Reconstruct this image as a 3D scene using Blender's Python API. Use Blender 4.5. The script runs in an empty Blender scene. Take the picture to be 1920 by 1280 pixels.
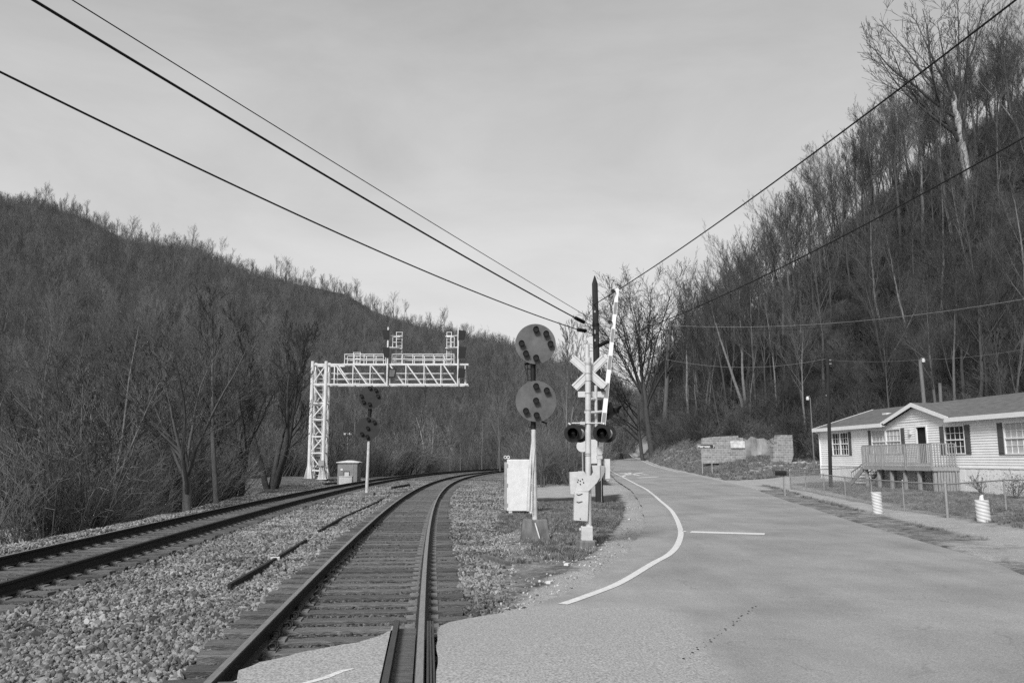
import bpy, math, random
import numpy as np
from mathutils import Vector, Matrix
R = math.radians
sc = bpy.context.scene
COL = sc.collection
# ------------------------------------------------------------------ camera
F = 1493.3; PITCH = math.atan(221 / F); CAMZ = 1.575
cam = bpy.data.cameras.new('camera'); cam.lens = 28.0; cam.sensor_width = 36.0; cam.clip_end = 3000
camo = bpy.data.objects.new('camera', cam); COL.objects.link(camo)
camo.location = (0, 0, CAMZ); camo.rotation_euler = (R(90) + PITCH, 0, 0)
sc.camera = camo
# ------------------------------------------------------------------ sky, sun, exposure
SUN_EL, SUN_AZ = R(42), R(205)           # azimuth clockwise from +Y: behind the camera, a little to the left
w = bpy.data.worlds.new("World"); sc.world = w; w.use_nodes = True
nt = w.node_tree; nt.nodes.clear()
def N(nt, t, **k):
    n = nt.nodes.new(t)
    for a, v in k.items(): setattr(n, a, v)
    return n
sky = N(nt, 'ShaderNodeTexSky'); sky.sky_type = 'NISHITA'; sky.sun_disc = False
sky.sun_elevation = SUN_EL; sky.sun_rotation = SUN_AZ; sky.dust_density = 4.0
bw = N(nt, 'ShaderNodeRGBToBW')
mul = N(nt, 'ShaderNodeMath', operation='MULTIPLY'); mul.inputs[1].default_value = 0.35
tc = N(nt, 'ShaderNodeTexCoord'); sep = N(nt, 'ShaderNodeSeparateXYZ')
mp = N(nt, 'ShaderNodeMapping'); mp.inputs['Scale'].default_value = (1.2, 1.2, 3.2)
cn = N(nt, 'ShaderNodeTexNoise'); cn.inputs['Scale'].default_value = 2.0; cn.inputs['Detail'].default_value = 9; cn.inputs['Roughness'].default_value = .58; cn.inputs['Distortion'].default_value = .4
ramp = N(nt, 'ShaderNodeValToRGB')
ramp.color_ramp.elements[0].position = 0.0; ramp.color_ramp.elements[0].color = (9.4, 9.4, 9.4, 1)
ramp.color_ramp.elements[1].position = 0.75; ramp.color_ramp.elements[1].color = (3.9, 3.9, 3.9, 1)
e = ramp.color_ramp.elements.new(.3); e.color = (6.4, 6.4, 6.4, 1)
ma = N(nt, 'ShaderNodeMath', operation='MULTIPLY_ADD'); ma.inputs[1].default_value = 3.4; ma.inputs[2].default_value = -1.8
ad = N(nt, 'ShaderNodeMath', operation='ADD'); ad2 = N(nt, 'ShaderNodeMath', operation='ADD')
cl = N(nt, 'ShaderNodeMath', operation='MULTIPLY'); cl.inputs[1].default_value = 0.82
bg = N(nt, 'ShaderNodeBackground'); bg.inputs['Strength'].default_value = 0.055
wo = N(nt, 'ShaderNodeOutputWorld')
L = nt.links.new
L(sky.outputs[0], bw.inputs[0]); L(bw.outputs[0], mul.inputs[0])
L(tc.outputs['Generated'], sep.inputs[0]); L(tc.outputs['Generated'], mp.inputs[0]); L(mp.outputs[0], cn.inputs['Vector'])
L(sep.outputs[2], ramp.inputs[0]); L(ramp.outputs[0], cl.inputs[0])
L(cn.outputs[0], ma.inputs[0]); L(cl.outputs[0], ad.inputs[0]); L(ma.outputs[0], ad.inputs[1])
L(ad.outputs[0], ad2.inputs[0]); L(mul.outputs[0], ad2.inputs[1])
L(ad2.outputs[0], bg.inputs[0]); L(bg.outputs[0], wo.inputs[0])
sl = bpy.data.lights.new('sun', 'SUN'); sl.energy = 2.1; sl.angle = R(16); sl.color = (1, 1, 1)
so = bpy.data.objects.new('sun', sl); COL.objects.link(so)
sd = Vector((math.sin(SUN_AZ) * math.cos(SUN_EL), math.cos(SUN_AZ) * math.cos(SUN_EL), math.sin(SUN_EL)))
so.rotation_euler = sd.to_track_quat('Z', 'Y').to_euler()
sc.view_settings.view_transform = 'Standard'; sc.view_settings.look = 'None'
sc.cycles.use_denoising = False; sc.cycles.sample_clamp_indirect = 3.0; sc.cycles.sample_clamp_direct = 6.0
sc.view_settings.exposure = 0.92; sc.view_settings.gamma = 1.0
# ------------------------------------------------------------------ helpers
CP, SP = math.cos(PITCH), math.sin(PITCH)
def ray(px, py):
    v = 640 - py
    return Vector((px - 960, F * CP - v * SP, F * SP + v * CP))
def G(px, py, z=-.2):                    # point of the level z seen at a spot of the photograph
    d = ray(px, py); t = (z - CAMZ) / d.z
    return Vector((d.x * t, d.y * t, z))
def Y(px, py, y):                        # point at distance y
    d = ray(px, py); t = y / d.y
    return Vector((d.x * t, y, CAMZ + d.z * t))
def sstep(a, b, x):
    t = np.clip((np.asarray(x, float) - a) / (b - a), 0, 1); return t * t * (3 - 2 * t)
def gm(name, v, rough=.85, var=.25, scale=6.0, bump=0.0, bscale=None, metal=0.0, detail=6.0, stretch=None, spec=.3, rand=0.0, island=0.0, coord='Object'):
    """a grey material with uneven tone"""
    m = bpy.data.materials.new(name); m.use_nodes = True; t = m.node_tree; b = t.nodes['Principled BSDF']
    b.inputs['Roughness'].default_value = rough; b.inputs['Metallic'].default_value = metal
    b.inputs['Specular IOR Level'].default_value = spec
    tc = N(t, 'ShaderNodeTexCoord'); src = tc.outputs[coord]
    if stretch:
        mp = N(t, 'ShaderNodeMapping'); mp.inputs['Scale'].default_value = stretch; t.links.new(src, mp.inputs[0]); src = mp.outputs[0]
    n = N(t, 'ShaderNodeTexNoise'); n.inputs['Scale'].default_value = scale; n.inputs['Detail'].default_value = detail; n.inputs['Roughness'].default_value = .65
    t.links.new(src, n.inputs['Vector'])
    mr = N(t, 'ShaderNodeMapRange'); mr.inputs[1].default_value = .3; mr.inputs[2].default_value = .7
    mr.inputs[3].default_value = v * (1 - var); mr.inputs[4].default_value = v * (1 + var)
    t.links.new(n.outputs[0], mr.inputs[0]); out = mr.outputs[0]
    if rand or island:
        if rand: oi = N(t, 'ShaderNodeObjectInfo'); ro = oi.outputs['Random']
        else: oi = N(t, 'ShaderNodeNewGeometry'); ro = oi.outputs['Random Per Island']
        r2 = N(t, 'ShaderNodeMapRange'); k = rand or island; r2.inputs[3].default_value = 1 - k; r2.inputs[4].default_value = 1 + k
        t.links.new(ro, r2.inputs[0]); mm = N(t, 'ShaderNodeMath', operation='MULTIPLY'); t.links.new(out, mm.inputs[0]); t.links.new(r2.outputs[0], mm.inputs[1]); out = mm.outputs[0]
    t.links.new(out, b.inputs['Base Color'])
    if bump:
        n2 = N(t, 'ShaderNodeTexNoise'); n2.inputs['Scale'].default_value = bscale or scale * 3; n2.inputs['Detail'].default_value = 5
        t.links.new(src, n2.inputs['Vector'])
        bp = N(t, 'ShaderNodeBump'); bp.inputs['Strength'].default_value = bump; bp.inputs['Distance'].default_value = .02
        t.links.new(n2.outputs[0], bp.inputs['Height']); t.links.new(bp.outputs[0], b.inputs['Normal'])
    return m
def attr_link(m, out, name): pass
class MB:
    def __init__(s): s.v = []; s.f = []; s.sm = []
    def add(s, vs, fs, smooth=False):
        o = len(s.v); s.v += [tuple(p) for p in vs]; s.f += [tuple(i + o for i in f) for f in fs]; s.sm += [smooth] * len(fs); return s
    def box(s, c, d, rz=0, M=None):
        x, y, z = (q / 2 for q in d); c = Vector(c)
        rot = M if M is not None else Matrix.Rotation(rz, 3, 'Z')
        vs = [c + rot @ Vector((sx * x, sy * y, sz * z)) for sx in (-1, 1) for sy in (-1, 1) for sz in (-1, 1)]
        return s.add(vs, [(0, 1, 3, 2), (4, 6, 7, 5), (0, 4, 5, 1), (2, 3, 7, 6), (0, 2, 6, 4), (1, 5, 7, 3)])
    def bar(s, a, b, w, h=None, up=(0, 0, 1)):
        a, b = Vector(a), Vector(b); d = (b - a); l = d.length; d = d / l; up = Vector(up)
        if abs(d.dot(up)) > .98: up = Vector((0, 1, 0))
        x = d.cross(up).normalized(); z = x.cross(d)
        M = Matrix((x, d, z)).transposed(); return s.box((a + b) / 2, (w, l, h or w), M=M)
    def tube(s, pts, rad, n=8, cap=True, smooth=True):
        pts = [Vector(p) for p in pts]; rad = rad if isinstance(rad, (list, tuple)) else [rad] * len(pts)
        vs = []; fs = []; prev = None
        for i, p in enumerate(pts):
            d = (pts[min(i + 1, len(pts) - 1)] - pts[max(i - 1, 0)])
            d = d.normalized() if d.length > 1e-9 else Vector((0, 0, 1))
            if prev is None:
                u = Vector((1, 0, 0)) if abs(d.x) < .8 else Vector((0, 1, 0))
                u = (u - d * u.dot(d)).normalized()
            else:
                u = (prev - d * prev.dot(d)); u = u.normalized() if u.length > 1e-6 else d.orthogonal().normalized()
            prev = u; v = d.cross(u)
            for k in range(n):
                a = 2 * math.pi * k / n; vs.append(p + (u * math.cos(a) + v * math.sin(a)) * rad[i])
        for i in range(len(pts) - 1):
            for k in range(n):
                a, b = i * n + k, i * n + (k + 1) % n; fs.append((a, b, b + n, a + n))
        s.add(vs, fs, smooth)
        if cap and n > 3:
            s.add(vs[:n][::-1], [tuple(range(n))]); s.add(vs[-n:], [tuple(range(n))])
        return s
    def cyl(s, a, b, r, r2=None, n=16): return s.tube([a, b], [r, r if r2 is None else r2], n)
    def prism(s, outline, off):          # outline: list of 3D points, extruded by the vector off
        n = len(outline); off = Vector(off); a = [Vector(p) for p in outline]; b = [p + off for p in a]
        return s.add(a + b, [tuple(range(n))[::-1], tuple(range(n, 2 * n))] + [(i, (i + 1) % n, (i + 1) % n + n, i + n) for i in range(n)])
    def mesh(s, name, mat):
        me = bpy.data.meshes.new(name); me.from_pydata(s.v, [], s.f); me.polygons.foreach_set('use_smooth', s.sm)
        if mat: me.materials.append(mat)
        me.update(); return me
    def build(s, name, mat, parent=None, loc=None, bevel=0):
        me = s.mesh(name, mat)
        if bevel or True:
            pass
        o = bpy.data.objects.new(name, me); COL.objects.link(o)
        if parent is not None: o.parent = parent
        if loc is not None: o.location = loc
        if bevel:
            b = o.modifiers.new('bevel', 'BEVEL'); b.width = bevel; b.segments = 2; b.limit_method = 'ANGLE'
        return o
def tag(o, label=None, cat=None, group=None, kind=None):
    if label: o['label'] = label
    if cat: o['category'] = cat
    if group: o['group'] = group
    if kind: o['kind'] = kind
    return o
def thing(name, loc, label, cat, group=None, rz=0):
    o = bpy.data.objects.new(name, None); COL.objects.link(o); o.location = loc; o.rotation_euler = (0, 0, rz); o.empty_display_size = .2
    return tag(o, label, cat, group)
rng = np.random.default_rng(7); rnd = random.Random(11)
# ------------------------------------------------------------------ value noise for terrain
_t = np.random.default_rng(3).random((256, 256))
def vnoise(x, y, s):
    x = np.asarray(x, float) / s + 1000.3; y = np.asarray(y, float) / s + 1000.7
    xi = np.floor(x).astype(int); yi = np.floor(y).astype(int); fx = x - xi; fy = y - yi
    fx = fx * fx * (3 - 2 * fx); fy = fy * fy * (3 - 2 * fy)
    g = lambda a, b: _t[a % 256, b % 256]
    return (g(xi, yi) * (1 - fx) + g(xi + 1, yi) * fx) * (1 - fy) + (g(xi, yi + 1) * (1 - fx) + g(xi + 1, yi + 1) * fx) * fy - .5
# ------------------------------------------------------------------ the lie of the land
CR = [4.339406014836437e-06, 0.0004227386343844567, -0.11060610574131863, -0.01852513951100217]
def railR(y): return np.polyval(CR, y)                 # right rail of the main track
def railRd(y): return np.polyval(np.polyder(CR), y)
def off(y, d):                                         # the point d to the right of that rail
    s = railRd(y); n = np.sqrt(1 + s * s); return railR(y) + d / n, y - d * s / n
_ys = np.linspace(-8, 175, 400)
def line_x(y, d):
    X, YY = off(_ys, d); return np.interp(y, YY, X)
RP = [(-50, -.2), (35, -.2), (50, 0.0), (75, .6), (110, 1.25), (160, 2.2), (210, 4.2), (260, 7), (330, 10), (500, 14)]
def zroad(y): return np.interp(y, [p[0] for p in RP], [p[1] for p in RP])
def onroad(px, py):                                    # pixel ray meets the road profile
    d = ray(px, py); d = d / d.y
    ys = np.linspace(4, 330, 4000); z = CAMZ + d.z * ys; k = np.argmax(z <= zroad(ys)) if d.z < 0 else np.argmin(np.abs(z - zroad(ys)) + (ys < 150) * 99)
    y = ys[k]; return d.x * y, y
_re = [onroad(*p) for p in [(1920, 1080), (1853, 1052), (1719, 1013.5), (1604, 980), (1520, 952), (1400, 912), (1340, 899), (1260, 880.6), (1232, 873.6), (1188, 855)]]
RE = [(7.0, -20), (7.4, 8)] + _re + [(28.5, 200), (33.0, 245), (42, 280), (62, 310), (90, 330)]
_le = [onroad(*p) for p in [(1145, 883), (1197, 910), (1223, 926), (1251, 950), (1265, 967), (1276, 995), (1272, 1019), (1256, 1039), (1225, 1057), (1163, 1095), (1105, 1117), (1057, 1133)]][::-1]
def xre(y): return np.interp(y, [p[1] for p in RE], [p[0] for p in RE])
def xle(y):
    ly = [p[1] for p in _le] + [110, 330]; lx = [p[0] for p in _le] + [float(xre(110)) - 6, float(xre(330)) - 6]
    return np.interp(y, ly, lx)
_sh = [onroad(*p) for p in [(1020, 1131), (1060, 1118), (1120, 1082), (1182, 1030), (1207, 985), (1205, 950), (1182, 918), (1155, 900), (1142, 886)]]
def xsh(y):                                            # where the paving ends on the left
    ly = [p[1] for p in _sh] + [110]; lx = [p[0] for p in _sh] + [float(xle(110)) - .3]
    return np.where(np.asarray(y) < 110, np.interp(y, ly, lx), xle(y) - .3)
def roadz(x, y):
    x = np.asarray(x, float); y = np.asarray(y, float)
    drop = np.maximum(sstep(-.4, 3.4, x), sstep(6.0, 10.5, y))
    return np.where(y < 30, -.2 * drop, zroad(y))
RIDGE = [(-900, 330), (-400, 370), (0, 388), (60, 392), (130, 412), (200, 447), (250, 458), (330, 466), (360, 478), (440, 512), (560, 535), (640, 552), (690, 582), (760, 607), (870, 632), (950, 652), (1040, 680), (1100, 700), (1200, 735), (1320, 760), (1700, 780), (2400, 780)]
_ru = [(p[0] - 960) / 1509 for p in RIDGE]; _rs = []
for p in RIDGE:
    d = ray(*p); _rs.append(d.z / d.y)
YR = 640.0
def foot(y): return np.interp(y, [-50, 45, 62, 75, 90, 120, 160, 220, 300, 420], [33.5, 33.5, 31, 26.5, 21.8, 22.8, 28.5, 37, 52, 90])
def ground(x, y):
    x = np.asarray(x, float); y = np.asarray(y, float)
    zr = roadz(np.clip(x, -5, 50), y); zr = np.where(y < 12, -.22, zr)
    xr, xl = xre(y), xsh(y)
    n1 = vnoise(x, y, 3.1) + .5 * vnoise(x, y, 1.3); n2 = vnoise(x, y, 27) + .5 * vnoise(x, y, 11)
    up = np.interp(y, [0, 48, 62, 76, 86, 98, 130, 300], [.16, .12, .4, 1.0, 2.6, 4.0, 5.0, 5.0])
    right = zr + up * sstep(.4, 6.5, x - xr) + .10 * n1 * sstep(.8, 3, x - xr)
    rx = line_x(np.clip(y, -8, 160), 1.6)
    wl = sstep(0, 1, (x - rx) / np.maximum(xl - rx, .5))
    mid = -.25 + (zr + .25) * wl + .07 * n1 * sstep(0, .8, x - rx) * sstep(0, .6, xl - x)
    xF = line_x(np.clip(y, -8, 160), -6.95); s = xF - x
    bench = 1.75 + 1.4 * sstep(28, 42, y) + 6.0 * sstep(47, 56, y) * (1 - sstep(72, 90, y)) + .5 * vnoise(x, y, 2.2)
    left = -.3 + .38 * sstep(48, 56, y) * (1 - sstep(68, 85, y)) * sstep(1.8, 4, s) - 1.5 * sstep(0, 3.2, s - bench) + .5 * n1 * sstep(1, 6, s - bench)
    z = np.where(x > xr, right, np.where(x > xl, zr, np.where(x > rx, mid, np.where(s > 1.2, left, -.25))))
    road = (x > xsh(y) - .1) & (x < xr + .1)
    z = np.where(road, z - .05 - .0012 * np.clip(y - 40, 0, 200), z)
    # hill across the valley
    yy = np.maximum(y, 1); u = x / yy
    yf = np.interp(u, [-3, -.7, -.3, -.05, .1, .2], [60, 95, 110, 190, 210, 230])
    Hh = np.interp(u, _ru, _rs) * YR + CAMZ
    t = (yy - yf) / (YR - yf)
    prof = np.clip(t, 0, 1) ** 1.08
    hz = np.where(t < 1, -1.8 + (Hh + 1.8) * prof, Hh - .3 * (yy - YR))
    hz += np.clip(t, 0, 1) * (22 * vnoise(x, y, 90) + 9 * n2) * np.clip((1 - t) * 4, 0, 1) + 1.2 * n1 * np.clip(t * 5, 0, 1) * np.clip((1.04 - t) * 6, .15, 1)
    z = np.where((t > 0) & (x < foot(y) - 2), np.maximum(z - 0.0, hz), z)
    # hill on this side
    dx = x - foot(y); cap = np.interp(y, [0, 100, 150, 200, 300, 420], [100, 96, 66, 46, 34, 30])
    rh = z + cap * np.tanh(.96 * np.clip(dx, 0, None) / cap) + np.clip(dx, 0, 20) / 20 * (5 * n2 + .8 * n1)
    z = np.where(dx > 0, rh, z)
    return z
def gz(x, y): return float(ground(np.array([x]), np.array([y]))[0])
# ------------------------------------------------------------------ materials
def ground_material():
    m = bpy.data.materials.new('ground'); m.use_nodes = True; t = m.node_tree; b = t.nodes['Principled BSDF']; b.inputs['Roughness'].default_value = .95; b.inputs['Specular IOR Level'].default_value = .1
    tc = N(t, 'ShaderNodeTexCoord'); lk = t.links.new
    def noise(s, d=8, r=.7, dist=0):
        n = N(t, 'ShaderNodeTexNoise'); n.inputs['Scale'].default_value = s; n.inputs['Detail'].default_value = d; n.inputs['Roughness'].default_value = r; n.inputs['Distortion'].default_value = dist
        lk(tc.outputs['Object'], n.inputs['Vector']); return n.outputs[0]
    def mr(i, a, b_, c, d_):
        n = N(t, 'ShaderNodeMapRange'); n.inputs[1].default_value = a; n.inputs[2].default_value = b_; n.inputs[3].default_value = c; n.inputs[4].default_value = d_; lk(i, n.inputs[0]); return n.outputs[0]
    def op(o, a, b_):
        n = N(t, 'ShaderNodeMath', operation=o)
        for k, q in enumerate((a, b_)):
            if isinstance(q, (int, float)): n.inputs[k].default_value = q
            else: lk(q, n.inputs[k])
        return n.outputs[0]
    def at(name):
        n = N(t, 'ShaderNodeAttribute'); n.attribute_name = name; return n.outputs['Fac']
    def mix(f, a, b_):
        n = N(t, 'ShaderNodeMix'); n.data_type = 'FLOAT'; lk(f, n.inputs[0]); lk(a, n.inputs[2]); lk(b_, n.inputs[3]); return n.outputs[0]
    fine = noise(9); mid = noise(.9); big = noise(.12, 6)
    litter = op('MULTIPLY', mr(fine, .3, .7, .018, .075), mr(big, .35, .65, .7, 1.4))
    grass = op('MULTIPLY', mr(fine, .3, .7, .10, .30), mr(mid, .35, .65, .6, 1.35))
    dirt = op('MULTIPLY', mr(noise(26, 6), .3, .7, .2, .44), mr(mid, .3, .7, .85, 1.15))
    g = mr(op('ADD', at('grass'), op('MULTIPLY', op('SUBTRACT', noise(1.6, 9, .75), .5), 1.6)), .35, .65, 0, 1)
    d = mr(op('ADD', at('dirt'), op('MULTIPLY', op('SUBTRACT', noise(1.1, 9, .75, .5), .5), 1.5)), .35, .65, 0, 1)
    c = mix(d, mix(g, litter, grass), dirt)
    lk(c, b.inputs['Base Color'])
    bp = N(t, 'ShaderNodeBump'); bp.inputs['Strength'].default_value = .8; bp.inputs['Distance'].default_value = .05
    lk(noise(14, 8), bp.inputs['Height']); lk(bp.outputs[0], b.inputs['Normal'])
    return m
def gravel_material():
    m = bpy.data.materials.new('gravel'); m.use_nodes = True; t = m.node_tree; b = t.nodes['Principled BSDF']; b.inputs['Roughness'].default_value = .9; b.inputs['Specular IOR Level'].default_value = .2
    tc = N(t, 'ShaderNodeTexCoord'); lk = t.links.new
    wn = N(t, 'ShaderNodeTexNoise'); wn.inputs['Scale'].default_value = 9; lk(tc.outputs['Object'], wn.inputs['Vector'])
    mx = N(t, 'ShaderNodeMixRGB'); mx.blend_type = 'LINEAR_LIGHT'; mx.inputs[0].default_value = .05; lk(tc.outputs['Object'], mx.inputs[1]); lk(wn.outputs['Color'], mx.inputs[2])
    v = N(t, 'ShaderNodeTexVoronoi'); v.inputs['Scale'].default_value = 17; lk(mx.outputs[0], v.inputs['Vector'])
    s = N(t, 'ShaderNodeSeparateColor'); lk(v.outputs['Color'], s.inputs[0])
    mr = N(t, 'ShaderNodeMapRange'); mr.inputs[3].default_value = .10; mr.inputs[4].default_value = .40; lk(s.outputs[0], mr.inputs[0])
    dr = N(t, 'ShaderNodeMapRange'); dr.inputs[1].default_value = .25; dr.inputs[2].default_value = .62; dr.inputs[3].default_value = 1; dr.inputs[4].default_value = .25; lk(v.outputs['Distance'], dr.inputs[0])
    n = N(t, 'ShaderNodeTexNoise'); n.inputs['Scale'].default_value = .7; n.inputs['Detail'].default_value = 6; lk(tc.outputs['Object'], n.inputs['Vector'])
    nr = N(t, 'ShaderNodeMapRange'); nr.inputs[1].default_value = .3; nr.inputs[2].default_value = .7; nr.inputs[3].default_value = .8; nr.inputs[4].default_value = 1.15; lk(n.outputs[0], nr.inputs[0])
    a = N(t, 'ShaderNodeMath', operation='MULTIPLY'); lk(mr.outputs[0], a.inputs[0]); lk(dr.outputs[0], a.inputs[1])
    c = N(t, 'ShaderNodeMath', operation='MULTIPLY'); lk(a.outputs[0], c.inputs[0]); lk(nr.outputs[0], c.inputs[1])
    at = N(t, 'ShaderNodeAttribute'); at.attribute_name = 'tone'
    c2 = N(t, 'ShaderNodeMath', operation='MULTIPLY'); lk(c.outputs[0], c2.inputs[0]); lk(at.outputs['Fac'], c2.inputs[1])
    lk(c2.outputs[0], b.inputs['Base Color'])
    bp = N(t, 'ShaderNodeBump'); bp.invert = True; bp.inputs['Strength'].default_value = 1; bp.inputs['Distance'].default_value = .05; lk(v.outputs['Distance'], bp.inputs['Height']); lk(bp.outputs[0], b.inputs['Normal'])
    return m
def asphalt_material(name, v, coarse):
    m = bpy.data.materials.new(name); m.use_nodes = True; t = m.node_tree; b = t.nodes['Principled BSDF']; b.inputs['Roughness'].default_value = .85; b.inputs['Specular IOR Level'].default_value = .25
    tc = N(t, 'ShaderNodeTexCoord'); lk = t.links.new
    def noise(s, d=6, stretch=None, dist=0):
        n = N(t, 'ShaderNodeTexNoise'); n.inputs['Scale'].default_value = s; n.inputs['Detail'].default_value = d; n.inputs['Roughness'].default_value = .6; n.inputs['Distortion'].default_value = dist
        if stretch:
            mp = N(t, 'ShaderNodeMapping'); mp.inputs['Scale'].default_value = stretch; mp.inputs['Rotation'].default_value = (0, 0, R(14)); lk(tc.outputs['Object'], mp.inputs[0]); lk(mp.outputs[0], n.inputs['Vector'])
        else: lk(tc.outputs['Object'], n.inputs['Vector'])
        return n.outputs[0]
    def mr(i, a, b_, c, d_):
        n = N(t, 'ShaderNodeMapRange'); n.inputs[1].default_value = a; n.inputs[2].default_value = b_; n.inputs[3].default_value = c; n.inputs[4].default_value = d_; lk(i, n.inputs[0]); return n.outputs[0]
    def op(o, a, b_):
        n = N(t, 'ShaderNodeMath', operation=o)
        for k, q in enumerate((a, b_)):
            if isinstance(q, (int, float)): n.inputs[k].default_value = q
            else: lk(q, n.inputs[k])
        return n.outputs[0]
    c = op('MULTIPLY', mr(noise(.5, 7), .3, .7, v * .78, v * 1.16), mr(noise(1.6, 8, (1, .07, 1)), .3, .7, .92, 1.07))
    c = op('MULTIPLY', c, mr(noise(coarse, 3), .35, .65, .78, 1.22))
    c = op('MULTIPLY', c, mr(noise(220, 2), .3, .7, .86, 1.14))
    # hair cracks
    vo = N(t, 'ShaderNodeTexVoronoi'); vo.feature = 'DISTANCE_TO_EDGE'; vo.inputs['Scale'].default_value = .33
    wn = N(t, 'ShaderNodeTexNoise'); wn.inputs['Scale'].default_value = 1.3; wn.inputs['Detail'].default_value = 6; lk(tc.outputs['Object'], wn.inputs['Vector'])
    mx = N(t, 'ShaderNodeMixRGB'); mx.blend_type = 'LINEAR_LIGHT'; mx.inputs[0].default_value = .55; lk(tc.outputs['Object'], mx.inputs[1]); lk(wn.outputs['Color'], mx.inputs[2]); lk(mx.outputs[0], vo.inputs['Vector'])
    ck = op('MAXIMUM', mr(vo.outputs['Distance'], .0, .006, .8, 1), mr(noise(.8, 4), .40, .5, 0, 1))
    c = op('MULTIPLY', c, ck)
    at = N(t, 'ShaderNodeAttribute'); at.attribute_name = 'pale'
    rough_patch = mr(noise(55, 4), .36, .64, .18, .42)
    n = N(t, 'ShaderNodeMix'); n.data_type = 'FLOAT'
    pf = mr(op('ADD', at.outputs['Fac'], op('MULTIPLY', op('SUBTRACT', noise(3, 8), .5), .9)), .3, .7, 0, 1)
    lk(pf, n.inputs[0]); lk(c, n.inputs[2]); lk(op('MULTIPLY', rough_patch, 1.02), n.inputs[3])
    lk(n.outputs[0], b.inputs['Base Color'])
    bp = N(t, 'ShaderNodeBump'); bp.inputs['Strength'].default_value = .5; bp.inputs['Distance'].default_value = .008; lk(noise(coarse * 1.4, 4), bp.inputs['Height']); lk(bp.outputs[0], b.inputs['Normal'])
    return m
M = dict(
    ground=ground_material(), gravel=gravel_material(), asphalt=asphalt_material('asphalt', .258, 60),
    stone=gm('ballast_stone', .195, .9, .35, 30, .3, 60, rand=.7), rail=gm('rusty_rail', .022, .7, .35, 20, .2), railtop=gm('polished_rail', .34, .38, .25, 14, 0, metal=.75, stretch=(3, .3, 3)),
    railtopdark=gm('dull_rail_top', .05, .5, .3, 14, 0, metal=.6, stretch=(3, .3, 3)),
    tie=gm('weathered_tie', .115, .95, .5, 7, .8, 20, stretch=(1, 9, 6), island=0, rand=.28), plate=gm('tie_plate', .17, .7, .3, 14, .2), clip=gm('clip_steel', .02, .6, .3, 20),
    galv=gm('galvanised', .52, .5, .14, 5, .05, metal=.1), gantrysteel=gm('bright_galvanised', .62, .45, .2, 1.5, .05), white=gm('white_paint', .66, .5, .12, 4, .1), signalwhite=gm('weathered_silver_paint', .50, .55, .2, 6, .15, 30),
    alum=gm('aluminium_panel', .55, .5, .12, 3, .15, 40), grey=gm('grey_steel', .3, .55, .2, 6, .1), dark=gm('black_paint', .012, .45, .3, 10), disc=gm('faded_signal_backing', .115, .75, .3, 3, .1, 20, detail=9),
    discdark=gm('dark_signal_backing', .032, .75, .25, 3, .1, 20), lens=gm('lens_glass', .008, .22, .2, 8, spec=.4), red=gm('red_reflective', .23, .5, .1, 8), concrete=gm('concrete', .15, .9, .5, 5, .5, 24, stretch=(1, 1, .35)),
    palecon=gm('pale_concrete', .4, .9, .25, 6, .5, 24), pole=gm('creosoted_pole', .026, .9, .5, 9, .6, 20, stretch=(3, 3, .2)), oldwood=gm('grey_pole_wood', .16, .9, .3, 9, .5, 20, stretch=(3, 3, .2)), wire=gm('cable', .012, .6, .2, 5),
    palewire=gm('pale_cable', .2, .6, .2, 5), rubber=gm('flangeway_rubber', .06, .8, .3, 16, .4, 30, stretch=(12, .3, 3)), paint=None, siding=None,
    roof=gm('shingle', .12, .95, .3, 3, .6, 30), trim=gm('white_trim', .72, .5, .06, 4), shutter=gm('shutter', .085, .6, .15, 8), glass=gm('window_glass', .03, .1, .3, 2, spec=.9), curtain=gm('curtain', .42, .8, .12, 8, stretch=(1, 12, 1)),
    deck=gm('weathered_deck_wood', .29, .9, .3, 6, .4, 20, stretch=(4, 4, .5), rand=0), void=gm('dark_interior', .012, .9, .2, 3), skirt=gm('skirting', .6, .6, .12, 3, .1), fence=gm('fence_steel', .3, .5, .15, 8, metal=.3),
    block=None, bark=gm('bark', .15, .9, .35, 5, .6, 14, stretch=(3, 3, .6), rand=.35), twig=gm('twig', .115, .9, .25, 2, rand=.35), darkbark=gm('dark_bark', .065, .9, .35, 5, .5, 14, stretch=(3, 3, .6)), darktwig=gm('dark_twig', .045, .9, .25, 2), midbark=gm('slope_pale_bark', .16, .9, .4, 3, stretch=(2, 2, .7)), palebark=gm('pale_bark', .36, .85, .4, 2.2, .4, 10, stretch=(2, 2, .7)),
    paletwig=gm('pale_twig', .27, .9, .25, 2), brush=gm('brush_twig', .12, .9, .3, 2, rand=.45), hillbark=gm('slope_bark', .085, .9, .35, 5, stretch=(3, 3, .6), rand=.5), hilltwig=gm('slope_twig', .07, .9, .25, 2, rand=.4),
    grass=gm('grass_blade', .17, .9, .3, 3, rand=.5), drum=None, deadwood=gm('dead_wood', .12, .95, .4, 6, .6), plastic=gm('pale_litter', .55, .6, .1, 8), leaf=gm('dark_leaf', .06, .6, .3, 8, rand=.4), lamp=gm('lamp_housing', .55, .4, .1, 6), signface=gm('sign_face_dark', .045, .6, .15, 8), letter=gm('sign_letter', .6, .6, .05, 8))
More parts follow.
